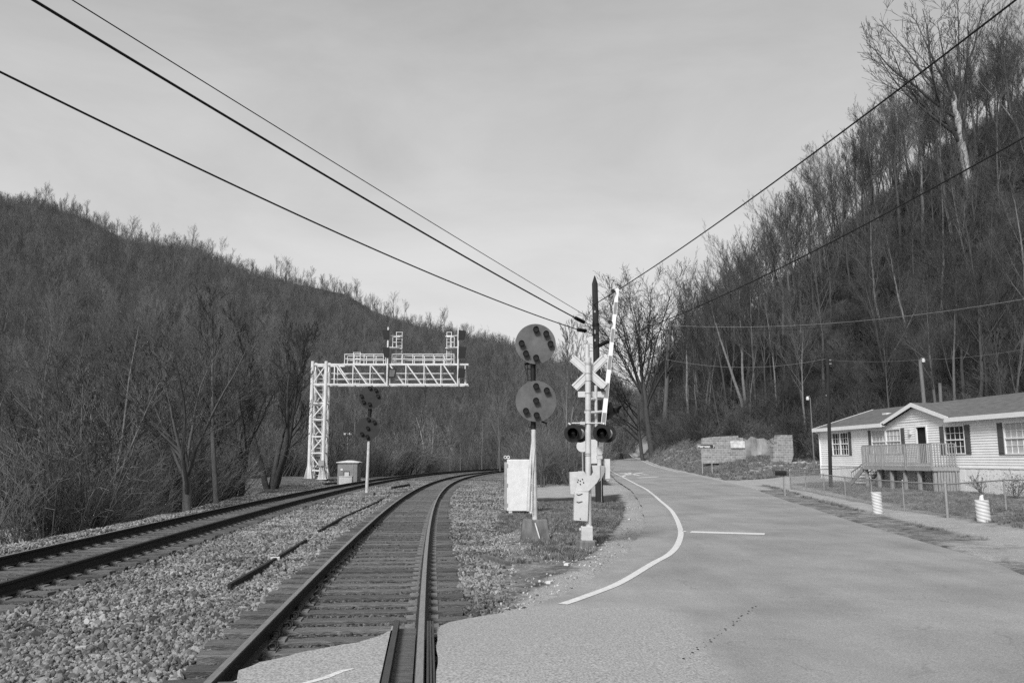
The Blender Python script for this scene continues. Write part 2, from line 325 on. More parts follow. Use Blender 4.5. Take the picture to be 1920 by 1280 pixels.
def band_material(name, v, axis, period, depth, dark=.6, frac=.12):
    """horizontal laps (siding), vertical ribs (skirting) or blocks drawn in colour and bump"""
    m = gm(name, v, .6, .1, 2.2, 0); t = m.node_tree; b = t.nodes['Principled BSDF']; lk = t.links.new
    tc = N(t, 'ShaderNodeTexCoord'); s = N(t, 'ShaderNodeSeparateXYZ'); lk(tc.outputs['Object'], s.inputs[0])
    d = N(t, 'ShaderNodeMath', operation='DIVIDE'); lk(s.outputs[axis], d.inputs[0]); d.inputs[1].default_value = period
    fr = N(t, 'ShaderNodeMath', operation='FRACT'); lk(d.outputs[0], fr.inputs[0])
    r = N(t, 'ShaderNodeMapRange'); r.inputs[1].default_value = 0; r.inputs[2].default_value = frac; r.inputs[3].default_value = dark; r.inputs[4].default_value = 1; lk(fr.outputs[0], r.inputs[0])
    src = b.inputs['Base Color'].links[0].from_socket
    mu = N(t, 'ShaderNodeMath', operation='MULTIPLY'); lk(src, mu.inputs[0]); lk(r.outputs[0], mu.inputs[1]); lk(mu.outputs[0], b.inputs['Base Color'])
    return m
M['siding'] = gm('vinyl_siding', .74, .6, .08, 1.2)
M['skirt'] = band_material('ribbed_skirting', .6, 1, .42, .01, .45, .06)
def brick_material():
    m = gm('block_masonry', .32, .95, .3, 3, .4, 18); t = m.node_tree; b = t.nodes['Principled BSDF']; lk = t.links.new
    tc = N(t, 'ShaderNodeTexCoord'); mp = N(t, 'ShaderNodeMapping'); mp.inputs['Rotation'].default_value = (R(-90), 0, 0)
    br = N(t, 'ShaderNodeTexBrick'); br.inputs['Scale'].default_value = 1.0; br.inputs['Brick Width'].default_value = .42; br.inputs['Row Height'].default_value = .21; br.inputs['Mortar Size'].default_value = .018
    br.inputs['Color1'].default_value = (.9, .9, .9, 1); br.inputs['Color2'].default_value = (.62, .62, .62, 1); br.inputs['Mortar'].default_value = (1.2, 1.2, 1.2, 1)
    lk(tc.outputs['Object'], mp.inputs[0]); lk(mp.outputs[0], br.inputs['Vector'])
    src = b.inputs['Base Color'].links[0].from_socket
    mu = N(t, 'ShaderNodeMixRGB'); mu.blend_type = 'MULTIPLY'; mu.inputs[0].default_value = 1; lk(src, mu.inputs[1]); lk(br.outputs[0], mu.inputs[2]); lk(mu.outputs[0], b.inputs['Base Color'])
    return m
M['block'] = brick_material()
def paint_material():
    m = gm('road_paint', .60, .7, .12, 12); t = m.node_tree; b = t.nodes['Principled BSDF']; lk = t.links.new
    tc = N(t, 'ShaderNodeTexCoord'); n = N(t, 'ShaderNodeTexNoise'); n.inputs['Scale'].default_value = 22; n.inputs['Detail'].default_value = 6; n.inputs['Roughness'].default_value = .8; lk(tc.outputs['Object'], n.inputs['Vector'])
    r = N(t, 'ShaderNodeMapRange'); r.inputs[1].default_value = .34; r.inputs[2].default_value = .47; r.inputs[3].default_value = .5; r.inputs[4].default_value = 1; lk(n.outputs[0], r.inputs[0])
    src = b.inputs['Base Color'].links[0].from_socket; mu = N(t, 'ShaderNodeMath', operation='MULTIPLY'); lk(src, mu.inputs[0]); lk(r.outputs[0], mu.inputs[1]); lk(mu.outputs[0], b.inputs['Base Color'])
    return m
M['paint'] = paint_material()
def drum_material():
    m = gm('spiral_drum', .62, .6, .1, 6); t = m.node_tree; b = t.nodes['Principled BSDF']; lk = t.links.new
    tc = N(t, 'ShaderNodeTexCoord'); sp = N(t, 'ShaderNodeSeparateXYZ'); lk(tc.outputs['Object'], sp.inputs[0])
    at = N(t, 'ShaderNodeMath', operation='ARCTAN2'); lk(sp.outputs[1], at.inputs[0]); lk(sp.outputs[0], at.inputs[1])
    m3 = N(t, 'ShaderNodeMath', operation='MULTIPLY'); lk(at.outputs[0], m3.inputs[0]); m3.inputs[1].default_value = 3
    mz = N(t, 'ShaderNodeMath', operation='MULTIPLY_ADD'); lk(sp.outputs[2], mz.inputs[0]); mz.inputs[1].default_value = 64; lk(m3.outputs[0], mz.inputs[2])
    si = N(t, 'ShaderNodeMath', operation='SINE'); lk(mz.outputs[0], si.inputs[0])
    mr = N(t, 'ShaderNodeMapRange'); mr.inputs[1].default_value = -.5; mr.inputs[2].default_value = .2; mr.inputs[3].default_value = .68; mr.inputs[4].default_value = 1.02; lk(si.outputs[0], mr.inputs[0])
    src = b.inputs['Base Color'].links[0].from_socket; mu = N(t, 'ShaderNodeMath', operation='MULTIPLY'); lk(src, mu.inputs[0]); lk(mr.outputs[0], mu.inputs[1]); lk(mu.outputs[0], b.inputs['Base Color'])
    return m
M['drum'] = drum_material()
# ------------------------------------------------------------------ structure: ground, gravel, road
def grid_object(name, xs, ys, zfun, mat, mask=None, attrs=(), smooth=True):
    X, Yg = np.meshgrid(xs, ys) if xs.ndim == 1 else (xs, ys)
    Z = zfun(X, Yg); n, mcol = X.shape
    co = np.stack([X, Yg, Z], -1).reshape(-1, 3); idx = np.arange(n * mcol).reshape(n, mcol)
    q = np.stack([idx[:-1, :-1], idx[:-1, 1:], idx[1:, 1:], idx[1:, :-1]], -1).reshape(-1, 4)
    if mask is not None:
        k = mask(co[q].mean(1)); q = q[k]
    me = bpy.data.meshes.new(name); me.vertices.add(len(co)); me.vertices.foreach_set('co', co.ravel().astype(np.float32))
    me.loops.add(q.size); me.loops.foreach_set('vertex_index', q.ravel().astype(np.int32)); me.polygons.add(len(q))
    me.polygons.foreach_set('loop_start', (np.arange(len(q)) * 4).astype(np.int32)); me.update(calc_edges=True); me.validate()
    me.polygons.foreach_set('use_smooth', np.full(len(me.polygons), smooth))
    for nm, fn in attrs:
        a = me.attributes.new(nm, 'FLOAT', 'POINT'); a.data.foreach_set('value', fn(co[:, 0], co[:, 1]).astype(np.float32))
    me.materials.append(mat); o = bpy.data.objects.new(name, me); COL.objects.link(o); return o
def sinhs(a, b, k, n, c=0.0):
    t = np.linspace(math.asinh((a - c) / k), math.asinh((b - c) / k), n); return c + k * np.sinh(t)
def grass_at(x, y):
    dx = x - foot(y)
    yard = (x > xre(y) - .3) & (dx < 0)
    isl = ((x < xsh(y) - .2) & (y < 35) & (y > 9)) * np.clip(.75 - .45 * sstep(-1.6, -.3, x - xsh(y)), 0, 1)
    return np.clip(np.where(yard, .62, 0) + isl, 0, 1)
def dirt_at(x, y):
    a = sstep(-1.3, -.1, x - xsh(y)) * (x < xsh(y) + .2) * .95                       # verge of the paving
    dr = x - xre(y); a = np.maximum(a, sstep(.9, 1.9, dr) * sstep(4.4, 2.6, dr) * .72 * (y > 13)); a = np.maximum(a, (dr > 0) * (y > 44) * sstep(1.6, .5, dr) * .8)
    a = np.maximum(a, sstep(1.1, .7, np.hypot((x - 2.2) / 5.0, (y - 46) / 9)) * .95)   # light track behind the cabinet
    a = np.maximum(a, sstep(1.1, .7, np.hypot((x + 23) / 6.5, (y - 34) / 6)) * .95)    # bare bank below the line
    dd = np.abs((y - 52) - (x - 14) * .35); a = np.maximum(a, sstep(3.6, 2.2, dd) * (x > xre(y)) * (x < 24) * .95)   # drive
    a = np.maximum(a, sstep(1.1, .6, np.hypot((x - 10.5) / 2.6, (y - 15.5) / 3.2)) * .6 * (x > xre(y)))
    return a
def bedright(y): return np.interp(y, [0, 8, 12, 16, 20, 26, 33, 45, 60, 170], [.9, 1.1, 1.4, 1.8, 2.1, 2.8, 4.2, 5, 4, 2.5])
def ground_sunk(x, y):                                 # the ground dips under the gravel bed that lies on it
    z = ground(x, y); d = x - line_x(np.clip(y, -8, 165), 0)
    return z - .3 * sstep(-9.2, -8.2, d) * (1 - sstep(-.8, -.3, d - bedright(y))) * (y < 165) * (y > -4)
g = grid_object('ground', sinhs(-900, 900, 14, 700), sinhs(-60, 1000, 26, 700, 8.0), ground_sunk, M['ground'], attrs=(('grass', grass_at), ('dirt', dirt_at)))
tag(g, kind='structure')
# gravel bed under both tracks
gy = np.concatenate([np.arange(-2, 30, .16), np.arange(30, 172, .5)]); gt = np.linspace(0, 1, 110)
GL = -6.95 - 3.4; 
lx = line_x(gy, 0) + 0 * gy
XL = line_x(gy, GL) - 1.3 * sstep(28, 42, gy) - 6 * sstep(47, 56, gy) * (1 - sstep(72, 90, gy)); XR = line_x(gy, 0) + bedright(gy)
BX = XL[:, None] + (XR - XL)[:, None] * gt[None, :]; BY = np.repeat(gy[:, None], len(gt), 1)
def bed_z(x, y):
    n = vnoise(x, y, .8) * .03 + vnoise(x, y, .3) * .018 + vnoise(x, y, 2.5) * .05
    d = x - line_x(np.clip(y, -8, 170), 0); s = -6.95 - d
    # level at the tracks, a shallow ditch between
    onT = np.clip(1 - np.minimum(np.abs(d + .75), np.abs(d + 6.2)) / 1.6, 0, 1)
    base = -.215 - .06 * (1 - np.clip(onT * 2, 0, 1)) + n * (1 - .6 * np.clip(onT * 2, 0, 1))
    lim = ground(x, y) + .02
    out = (s > 1.2) | (d > 1.7)
    z = np.where(out, np.where(s > 1.2, lim + n * .8 + .01, np.minimum(base, lim + .02 + n * .5)), base)
    e = np.clip((bedright(y) - d) / .5, 0, 1); z = np.where(d > .8, np.minimum(z, lim * 1.0 + .03 * e - .06 * (1 - e)), z)
    return z
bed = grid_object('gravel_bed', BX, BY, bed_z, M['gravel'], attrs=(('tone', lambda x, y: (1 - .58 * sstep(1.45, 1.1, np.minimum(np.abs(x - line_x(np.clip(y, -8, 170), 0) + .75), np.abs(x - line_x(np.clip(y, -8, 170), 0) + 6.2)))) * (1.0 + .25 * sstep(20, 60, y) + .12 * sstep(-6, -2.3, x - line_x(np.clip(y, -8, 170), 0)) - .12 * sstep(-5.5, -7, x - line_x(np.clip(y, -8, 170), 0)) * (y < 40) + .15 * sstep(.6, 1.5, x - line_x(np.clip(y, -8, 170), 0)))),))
tag(bed, kind='structure')
# road: one sheet, following the edges
ry = np.concatenate([np.arange(-4, 30, .25), np.arange(30, 60, .8), np.arange(60, 330, 2.0)]); rt = np.linspace(0, 1, 40)
def road_left(y):
    a = np.interp(y, [-4, 8.35, 8.8, 9.3, 9.8, 10.2], [0, 0, .12, .45, .8, 1]); return (1 - a) * (railR(y) + .138) + a * xsh(np.maximum(y, 10.2))
RL = road_left(ry) + .05 * vnoise(ry * 0, ry, .5) + .1 * vnoise(ry * 0 + 5, ry, 1.4) * (ry > 10); RR = xre(ry) + .06 * vnoise(ry * 0 + 9, ry, .9)
RX = RL[:, None] + (RR - RL)[:, None] * rt[None, :]; RY = np.repeat(ry[:, None], len(rt), 1)
def pale(x, y):
    a = sstep(11, 9.3, y) * sstep(2.4, 1.3, x - (y - 8) * .1)                      # rough apron by the rails
    b = sstep(.05, -.25, x - xle(y)) * (y > 10.5) * .42
    c = sstep(-.9, -.2, x - xre(y)) * .36
    return np.maximum(a, np.maximum(b, c))
rd = grid_object('road', RX, RY, lambda x, y: roadz(x, y) + .012, M['asphalt'], attrs=(('pale', pale),)); tag(rd, kind='structure')
# paving between the rails
def apron(name, outline, z, h=.14):
    from mathutils.geometry import tessellate_polygon
    o = MB(); n = len(outline); pts = [Vector((p[0], p[1], z)) for p in outline]
    tri = tessellate_polygon([pts]); low = [p - Vector((0, 0, h)) for p in pts]
    o.add(pts + low, [tuple(t) for t in tri] + [(i, (i + 1) % n, (i + 1) % n + n, i + n) for i in range(n)])
    ob = o.build(name, M['asphalt']); a = ob.data.attributes.new('pale', 'FLOAT', 'POINT'); a.data.foreach_set('value', [.95] * len(ob.data.vertices)); tag(ob, kind='structure'); return ob
def ragged(pts, amp=.025, step=.12):
    out = []; r = random.Random(5)
    for a, b in zip(pts[:-1], pts[1:]):
        a, b = Vector(a[:2]), Vector(b[:2]); k = max(1, int((b - a).length / step)); nrm = Vector((-(b - a).y, (b - a).x)).normalized()
        for i in range(k): out.append(a.lerp(b, i / k) + nrm * r.uniform(-amp, amp))
    out.append(Vector(pts[-1][:2])); return out
up = [G(*p, -.03) for p in [(452, 1256), (490, 1241), (530, 1230), (575, 1219), (613, 1213), (665, 1203), (713, 1190), (747, 1177)]]
top = ragged([(line_x(5.4, -1.505) + .16, 5.4)] + [(p.x, p.y) for p in up])
xr0 = [(float(railR(y)) - .29, y) for y in (8.1, 7, 6, 5, 3.5)]
apron('apron', [tuple(p) for p in top] + xr0 + [(float(line_x(3.5, -1.505)) + .16, 3.5)], -.03)
lo = ragged([(-8.0, 5.55), (-5.2, 6.25), (-4.6, 6.55), (-4.1, 6.45), (-3.2, 6.0), (float(line_x(6.0, -1.505)) - .16, 6.0)], .05)
apron('outer_apron', [tuple(p) for p in lo] + [(float(line_x(3.5, -1.505)) - .16, 3.5), (-8, 3.5)], -.11, .12)
# painted markings, laid 6 mm above the paving
def strip(name, pts, width, zf, mat=M['paint'], up=.018):
    o = MB(); vs = []; pts = [Vector(p[:2]) for p in pts]
    for i, p in enumerate(pts):
        d = (pts[min(i + 1, len(pts) - 1)] - pts[max(i - 1, 0)]).normalized(); nr = Vector((-d.y, d.x)); wd = width[i] if isinstance(width, list) else width
        for s in (-1, 1):
            q = p + nr * s * wd / 2; vs.append((q.x, q.y, float(zf(q.x, q.y)) + up))
    o.add(vs, [(2 * i, 2 * i + 1, 2 * i + 3, 2 * i + 2) for i in range(len(pts) - 1)]); return o
def smooth_pts(pts, k=8):
    P = [Vector(p[:2]) for p in pts]; P = [2 * P[0] - P[1]] + P + [2 * P[-1] - P[-2]]; out = []
    for i in range(1, len(P) - 2):
        for j in range(k):
            t = j / k; a, b, c, d = P[i - 1:i + 3]
            out.append(.5 * ((2 * b) + (c - a) * t + (2 * a - 5 * b + 4 * c - d) * t * t + (3 * b - a - 3 * c + d) * t ** 3))
    out.append(P[-2]); return out
ll = [p for p in _le if p[1] < 80]
ln = strip('l', smooth_pts([(.62, 10.15)] + ll[1:]), .13, roadz)
yy = np.arange(ll[-1][1], 300, 4.0); l2 = strip('l', [(float(xle(y)), y) for y in yy], .14, roadz)
ln.add(l2.v, l2.f)
r2 = strip('l', [(float(xre(y)) - .35, y) for y in np.arange(70, 300, 4.0)], .14, roadz); ln.add(r2.v, r2.f)
s0, s1 = onroad(1295, 998), onroad(1434, 1002); s2 = strip('l', [s0, s1], .46, roadz); ln.add(s2.v, s2.f)
s2 = strip('l', [onroad(1281, 997), onroad(1286, 997)], .3, roadz); ln.add(s2.v, s2.f)
for a, b, wd in [((1150, 881), (1163, 881), .5), ((1172, 880), (1191, 880), .5), ((1196, 895.5), (1234, 894), .5), ((1166, 894), (1182, 886), .35), ((1166, 892), (1205, 886), .35), ((1170, 886.5), (1200, 891.5), .3), ((1160, 887), (1170, 888), .4), ((1204, 889), (1215, 890), .4)]:
    s2 = strip('l', [onroad(*a), onroad(*b)], wd, roadz); ln.add(s2.v, s2.f)
ap = strip('l', [G(560, 1284, -.03), G(610, 1270, -.03), G(640, 1258, -.03), G(662, 1253, -.03)], [.05, .06, .055, .03], lambda x, y: -.045); ln.add(ap.v, ap.f)
tag(ln.build('road_markings', M['paint']), kind='structure')
# tar spots strung along a crack
tar = MB()
for i in range(34):
    t = i / 33; a = G(1283, 1262); b = G(1415, 1140); p = a.lerp(b, t ** 1.0) + Vector((rnd.uniform(-.03, .03), rnd.uniform(-.05, .05), 0))
    r = rnd.uniform(.004, .013); p.z = float(roadz(p.x, p.y)) + .0165
    tar.add([(p.x + r * math.cos(k * 1.05) * rnd.uniform(.7, 1.5), p.y + 1.6 * r * math.sin(k * 1.05), p.z) for k in range(6)], [tuple(range(6))])
tag(tar.build('road_tar_marks', M['dark']), kind='structure')
# ------------------------------------------------------------------ railway tracks
PROF = [(-.07, -.178), (.07, -.178), (.07, -.168), (.012, -.15), (.009, -.05), (.036, -.036), (.037, -.006), (.033, -.002), (-.033, -.002), (-.037, -.006), (-.036, -.036), (-.009, -.05), (-.012, -.15), (-.07, -.168)]
def rail_mesh(d, y0, y1, dz=0):
    ys = np.concatenate([np.arange(y0, 30, .5), np.arange(30, y1, 1.5)]); o = MB(); n = len(PROF); vs = []
    t = MB(); tv = []
    for y in ys:
        x, yo = off(y, d); s = railRd(y); k = 1 / math.sqrt(1 + s * s); nx, ny = k, -s * k
        for a, z in PROF: vs.append((x + nx * a, yo + ny * a, z + dz))
        for a in (-.029, .029): tv.append((x + nx * a, yo + ny * a, dz))
    fs = [(i * n + j, i * n + (j + 1) % n, (i + 1) * n + (j + 1) % n, (i + 1) * n + j) for i in range(len(ys) - 1) for j in range(n)]
    o.add(vs, fs); t.add(tv, [(2 * i, 2 * i + 1, 2 * i + 3, 2 * i + 2) for i in range(len(ys) - 1)])
    return o, t
tie_mb = MB().box((0, 0, 0), (2.55, .21, .16))
tv = []
for v in tie_mb.v: tv.append(v)
tie_me = []
for k in range(4):
    r = random.Random(k); o = MB(); nx = 12; vs = []
    for i in range(nx + 1):
        x = -1.27 + 2.54 * i / nx
        for yy_, zz in ((-.105, -.08), (-.108, .072), (-.09, .08), (.09, .08), (.108, .072), (.105, -.08)):
            vs.append((x + (r.uniform(-.03, .03) if i in (0, nx) else 0), yy_ + r.uniform(-.008, .008), zz + (r.uniform(-.008, .004) if zz > 0 else 0)))
    fs = [(i * 6 + j, i * 6 + j + 1, i * 6 + 7 + j, i * 6 + 6 + j) for i in range(nx) for j in range(5)] + [(0, 1, 2, 3, 4, 5), tuple(nx * 6 + j for j in range(6))[::-1]]
    o.add(vs, fs); tie_me.append(o.mesh('tie', M['tie']))
plate_me = MB().box((0, 0, 0), (.36, .19, .018)).box((.085, .06, .018), (.025, .025, .02)).box((-.085, -.06, .018), (.025, .025, .02)).box((-.085, .06, .018), (.025, .025, .02)).box((.085, -.06, .018), (.025, .025, .02)).mesh('tie_plate', M['plate'])
clip = MB()
for sy in (0,):
    clip.tube([(.10 + .036 * math.cos(a), sy + .012 * math.sin(a * 2), .035 + .036 * math.sin(a)) for a in np.linspace(0, 2 * math.pi, 13)], .010, 5, cap=False)
clip_me = clip.mesh('rail_clip', M['clip'])
def make_track(label, d0, dzz, y_first, y_last, tops, seed):
    t = thing('railway_track', (float(railR(6)) + d0, 6, -.2), label, 'railway track', 'the two railway tracks')
    mi = Matrix.Translation(t.location).inverted()
    r = random.Random(seed)
    for side, d in ((1, d0), (-1, d0 - 1.505)):
        a, b = rail_mesh(d, -1.5, 168, dzz); ra = a.build('rail', M['rail'], t); ra.matrix_parent_inverse = mi
        rb = b.build('running_surface', tops[0 if side == 1 else 1], ra)
        rb.location = (0, 0, 0)
    y = y_first; k = 0; rest = MB()
    while y < y_last:
        c = d0 - .7525 + r.uniform(-.05, .05); x, yo = off(y, c); rz = math.atan2(-railRd(y), 1) + r.uniform(-.02, .02)
        rz = -math.atan(railRd(y)) + r.uniform(-.015, .015)
        z = -.262 + r.uniform(-.006, .004) + dzz
        if k < 100:
            ti = bpy.data.objects.new('tie', tie_me[k % 4]); COL.objects.link(ti); ti.parent = t; ti.matrix_parent_inverse = mi
            ti.location = (x, yo, z); ti.rotation_euler = (0, 0, rz)
            if k < 60:
                for sx in (-1, 1):
                    p = bpy.data.objects.new('tie_plate', plate_me); COL.objects.link(p); p.parent = ti; p.location = (sx * .7525 - (c - d0 + .7525), 0, .086)
                    if 3 <= k < 34 and sx == -1 and d0 == 0:
                        for sy in (-.055, .055): q = bpy.data.objects.new('rail_clip', clip_me); COL.objects.link(q); q.parent = ti; q.location = (sx * .7525 + .02, sy, .09)
        else:
            rest.box((x, yo, z), (2.5, .22, .16), rz=rz)
        y += .5 + r.uniform(-.03, .03); k += 1
    if rest.v:
        o = rest.build('distant_ties', M['tie'], t); o.matrix_parent_inverse = mi; o['kind'] = 'stuff'
    return t
make_track('nearer railway track with weathered ties running beside the crossing gate', 0.0, 0, 6.4, 120, (M['railtop'], M['railtop']), 1)
make_track('farther railway track with near black rails along the wooded river bank', -5.445, 0, 5.0, 120, (M['railtopdark'], M['railtop']), 2)
# rubber and timber at the crossing
ps = MB()
xs_ = [(float(railR(y)), y) for y in np.linspace(3.5, 8.25, 8)]
for a, b in zip(xs_[:-1], xs_[1:]):
    ps.bar((a[0] - .245, a[1], -.05), (b[0] - .245, b[1], -.05), .05, .10)
    for k_ in range(3): ps.bar((a[0] + .062 + .024 * k_, a[1], -.055), (b[0] + .062 + .024 * k_, b[1], -.055), .017, .09)
tag(ps.build('crossing_rubber', M['rubber']), 'black ribbed rubber flangeway strips along the rail at the road crossing', 'flangeway')
fl = MB()
for a, b in zip(xs_[:-1], xs_[1:]): fl.bar((a[0] - .135, a[1], -.115), (b[0] - .135, b[1], -.115), .165, .06)
tag(fl.build('flangeway_fill', M['tie']), kind='structure')
cb = MB(); a = (float(line_x(6.05, -1.505)) + .13, 6.05, -.06); b = (float(line_x(4.5, -1.505)) + .13, 4.5, -.06); cb.bar(a, b, .13, .1)
tag(cb.build('crossing_timber', M['deadwood']), 'short weathered timber beside the rail at the edge of the paving', 'timber')
# ------------------------------------------------------------------ scattering of stuff
def scatter(name, pts, protos, smin, smax, tilt=.12, seed=0, flat=False):
    me = bpy.data.meshes.new(name); me.from_pydata([tuple(p) for p in pts], [], [])
    o = bpy.data.objects.new(name, me); COL.objects.link(o)
    c = bpy.data.collections.new(name + '_kinds')
    for i, pm in enumerate(protos):
        q = bpy.data.objects.new(name + '_kind', pm); c.objects.link(q)
    ng = bpy.data.node_groups.new(name, 'GeometryNodeTree')
    ng.interface.new_socket('Geometry', in_out='INPUT', socket_type='NodeSocketGeometry'); ng.interface.new_socket('Geometry', in_out='OUTPUT', socket_type='NodeSocketGeometry')
    gi = N(ng, 'NodeGroupInput'); go = N(ng, 'NodeGroupOutput'); ip = N(ng, 'GeometryNodeInstanceOnPoints'); ci = N(ng, 'GeometryNodeCollectionInfo')
    ci.inputs['Collection'].default_value = c; ci.inputs['Separate Children'].default_value = True; ci.inputs['Reset Children'].default_value = True
    ip.inputs['Pick Instance'].default_value = True
    rv = N(ng, 'FunctionNodeRandomValue', data_type='FLOAT_VECTOR'); t = math.pi if flat else tilt
    rv.inputs[0].default_value = (-t, -t, 0); rv.inputs[1].default_value = (t, t, 6.283); rv.inputs['Seed'].default_value = seed
    rs = N(ng, 'FunctionNodeRandomValue', data_type='FLOAT'); rs.inputs[2].default_value = smin; rs.inputs[3].default_value = smax; rs.inputs['Seed'].default_value = seed + 7
    ri = N(ng, 'FunctionNodeRandomValue', data_type='INT'); ri.inputs[4].default_value = 0; ri.inputs[5].default_value = len(protos) - 1; ri.inputs['Seed'].default_value = seed + 3
    k = ng.links.new; k(gi.outputs[0], ip.inputs['Points']); k(ci.outputs[0], ip.inputs['Instance']); k(rv.outputs[0], ip.inputs['Rotation']); k(rs.outputs[1], ip.inputs['Scale']); k(ri.outputs[2], ip.inputs['Instance Index']); k(ip.outputs[0], go.inputs[0])
    md = o.modifiers.new('scatter', 'NODES'); md.node_group = ng; return o
# ballast stones: patches of darker and paler stone
def patchy(m):
    t = m.node_tree; b = t.nodes['Principled BSDF']; g_ = N(t, 'ShaderNodeNewGeometry'); n = N(t, 'ShaderNodeTexNoise'); n.inputs['Scale'].default_value = .55; n.inputs['Detail'].default_value = 7; n.inputs['Roughness'].default_value = .75
    t.links.new(g_.outputs['Position'], n.inputs['Vector']); r_ = N(t, 'ShaderNodeMapRange'); r_.inputs[1].default_value = .33; r_.inputs[2].default_value = .67; r_.inputs[3].default_value = .42; r_.inputs[4].default_value = 1.3; t.links.new(n.outputs[0], r_.inputs[0])
    src = b.inputs['Base Color'].links[0].from_socket; mu = N(t, 'ShaderNodeMath', operation='MULTIPLY'); t.links.new(src, mu.inputs[0]); t.links.new(r_.outputs[0], mu.inputs[1]); t.links.new(mu.outputs[0], b.inputs['Base Color'])
patchy(M['stone']); patchy(M['gravel'])
def stone(seed):
    r = random.Random(seed); o = MB(); t = (1 + 5 ** .5) / 2
    v = [(-1, t, 0), (1, t, 0), (-1, -t, 0), (1, -t, 0), (0, -1, t), (0, 1, t), (0, -1, -t), (0, 1, -t), (t, 0, -1), (t, 0, 1), (-t, 0, -1), (-t, 0, 1)]
    f = [(0, 11, 5), (0, 5, 1), (0, 1, 7), (0, 7, 10), (0, 10, 11), (1, 5, 9), (5, 11, 4), (11, 10, 2), (10, 7, 6), (7, 1, 8), (3, 9, 4), (3, 4, 2), (3, 2, 6), (3, 6, 8), (3, 8, 9), (4, 9, 5), (2, 4, 11), (6, 2, 10), (8, 6, 7), (9, 8, 1)]
    sx, sy, sz = r.uniform(.8, 1.35), r.uniform(.65, 1), r.uniform(.45, .8)
    o.add([(a * sx * r.uniform(.7, 1.15) * .5, b * sy * r.uniform(.7, 1.15) * .5, c * sz * r.uniform(.7, 1.15) * .5) for a, b, c in v], f); return o.mesh('stone', M['stone'])
stones = [stone(i) for i in range(9)]
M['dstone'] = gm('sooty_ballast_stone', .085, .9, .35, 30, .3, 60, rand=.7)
dstones = []
for q_ in stones[:6]: q2_ = q_.copy(); q2_.materials[0] = M['dstone']; dstones.append(q2_)

def bedpts(y0, y1, dens, seed, tracks=False):
    r = np.random.default_rng(seed); xa, xb = float(line_x(y1, GL)) - 3, float(line_x(y0, 0)) + 5
    n = int(dens * (xb - xa) * (y1 - y0)); x = r.uniform(xa, xb, n); y = r.uniform(y0, y1, n)
    d = x - line_x(y, 0); dw = -6.95 - d
    keep = (d > GL + .3) & (d < bedright(y) * (.55 + .55 * r.random(n)))
    u = x / np.maximum(y, 1); keep &= (u > -.78) & (u < .7)
    # clear of rails
    for q in (0, -1.505, -5.445, -6.95): keep &= np.abs(d - q) > .085
    # clear of paving
    keep &= ~((x > road_left(y) - .05) & (y < 10.6)); keep &= x < xsh(np.maximum(y, 10.2)) - .2
    ay = np.interp(x, [p.x for p in up], [p.y for p in up]); keep &= ~((d > -1.42) & (d < 0) & (y < ay - .07 * np.random.default_rng(seed + 5).random(len(x)))); keep &= ~((d < -1.505) & (y < np.interp(x, [-8, -5.2, -4.6, -4.1, -3.2, -2], [5.55, 6.25, 6.55, 6.45, 6, 6]) + .05))
    x, y, d = x[keep], y[keep], d[keep]; z = bed_z(x, y)
    # over the ties only a few stones lie on top
    ont = (((d > -2.0) & (d < .5)) | ((d > -7.45) & (d < -4.95)))
    lowr = np.random.default_rng(seed + 1).random(len(x)); z = np.where(ont, z - .008, z + .012)
    inner = ((d > -1.45) & (d < -.05)) | ((d > -6.9) & (d < -5.5)); k2 = ~(inner & (lowr < .25)); k2 &= (ont if tracks else ~ont); return np.stack([x, y, z], -1)[k2]
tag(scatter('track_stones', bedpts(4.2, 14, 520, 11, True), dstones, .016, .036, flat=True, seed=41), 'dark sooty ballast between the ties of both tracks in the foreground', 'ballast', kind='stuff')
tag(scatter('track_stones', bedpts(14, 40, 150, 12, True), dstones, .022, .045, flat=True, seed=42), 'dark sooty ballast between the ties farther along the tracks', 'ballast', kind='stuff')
tag(scatter('ballast_stones', bedpts(4.2, 12, 30, 17), stones, .045, .075, flat=True, seed=47), 'larger grey stones lying on the near ballast', 'ballast', kind='stuff')
tag(scatter('ballast_stones', bedpts(4.2, 13, 620, 1), stones, .018, .042, flat=True, seed=1), 'grey crushed stone ballast in the foreground between and around the tracks', 'ballast', kind='stuff')
_r = np.random.default_rng(77); _x = _r.uniform(-1, 5.5, 9000); _y = _r.uniform(10, 34, 9000); _k = (_x > line_x(_y, 0) + bedright(_y) * .7) & (_x < xsh(_y) - .15) & (vnoise(_x, _y, 1.2) + vnoise(_x, _y, 4) > -.15 + .03 * (_y - 16)); _x, _y = _x[_k], _y[_k]
M['grit'] = gm('pale_grit', .3, .9, .35, 30, rand=.6)
grits = []
for q_ in stones[:5]: q2_ = q_.copy(); q2_.materials[0] = M['grit']; grits.append(q2_)
tag(scatter('loose_stones', np.stack([_x, _y, ground(_x, _y) + .006], -1), grits, .008, .03, flat=True, seed=31), 'scattered stones and grit in the dirt around the crossing gate base', 'stones', kind='stuff')
tag(scatter('ballast_stones', bedpts(13, 30, 260, 3), stones, .028, .055, flat=True, seed=2), 'grey crushed stone ballast farther along the two tracks', 'ballast', kind='stuff')
tag(scatter('ballast_stones', bedpts(30, 75, 60, 5), stones, .035, .065, flat=True, seed=4), 'pale crushed stone ballast where the tracks bend away', 'ballast', kind='stuff')
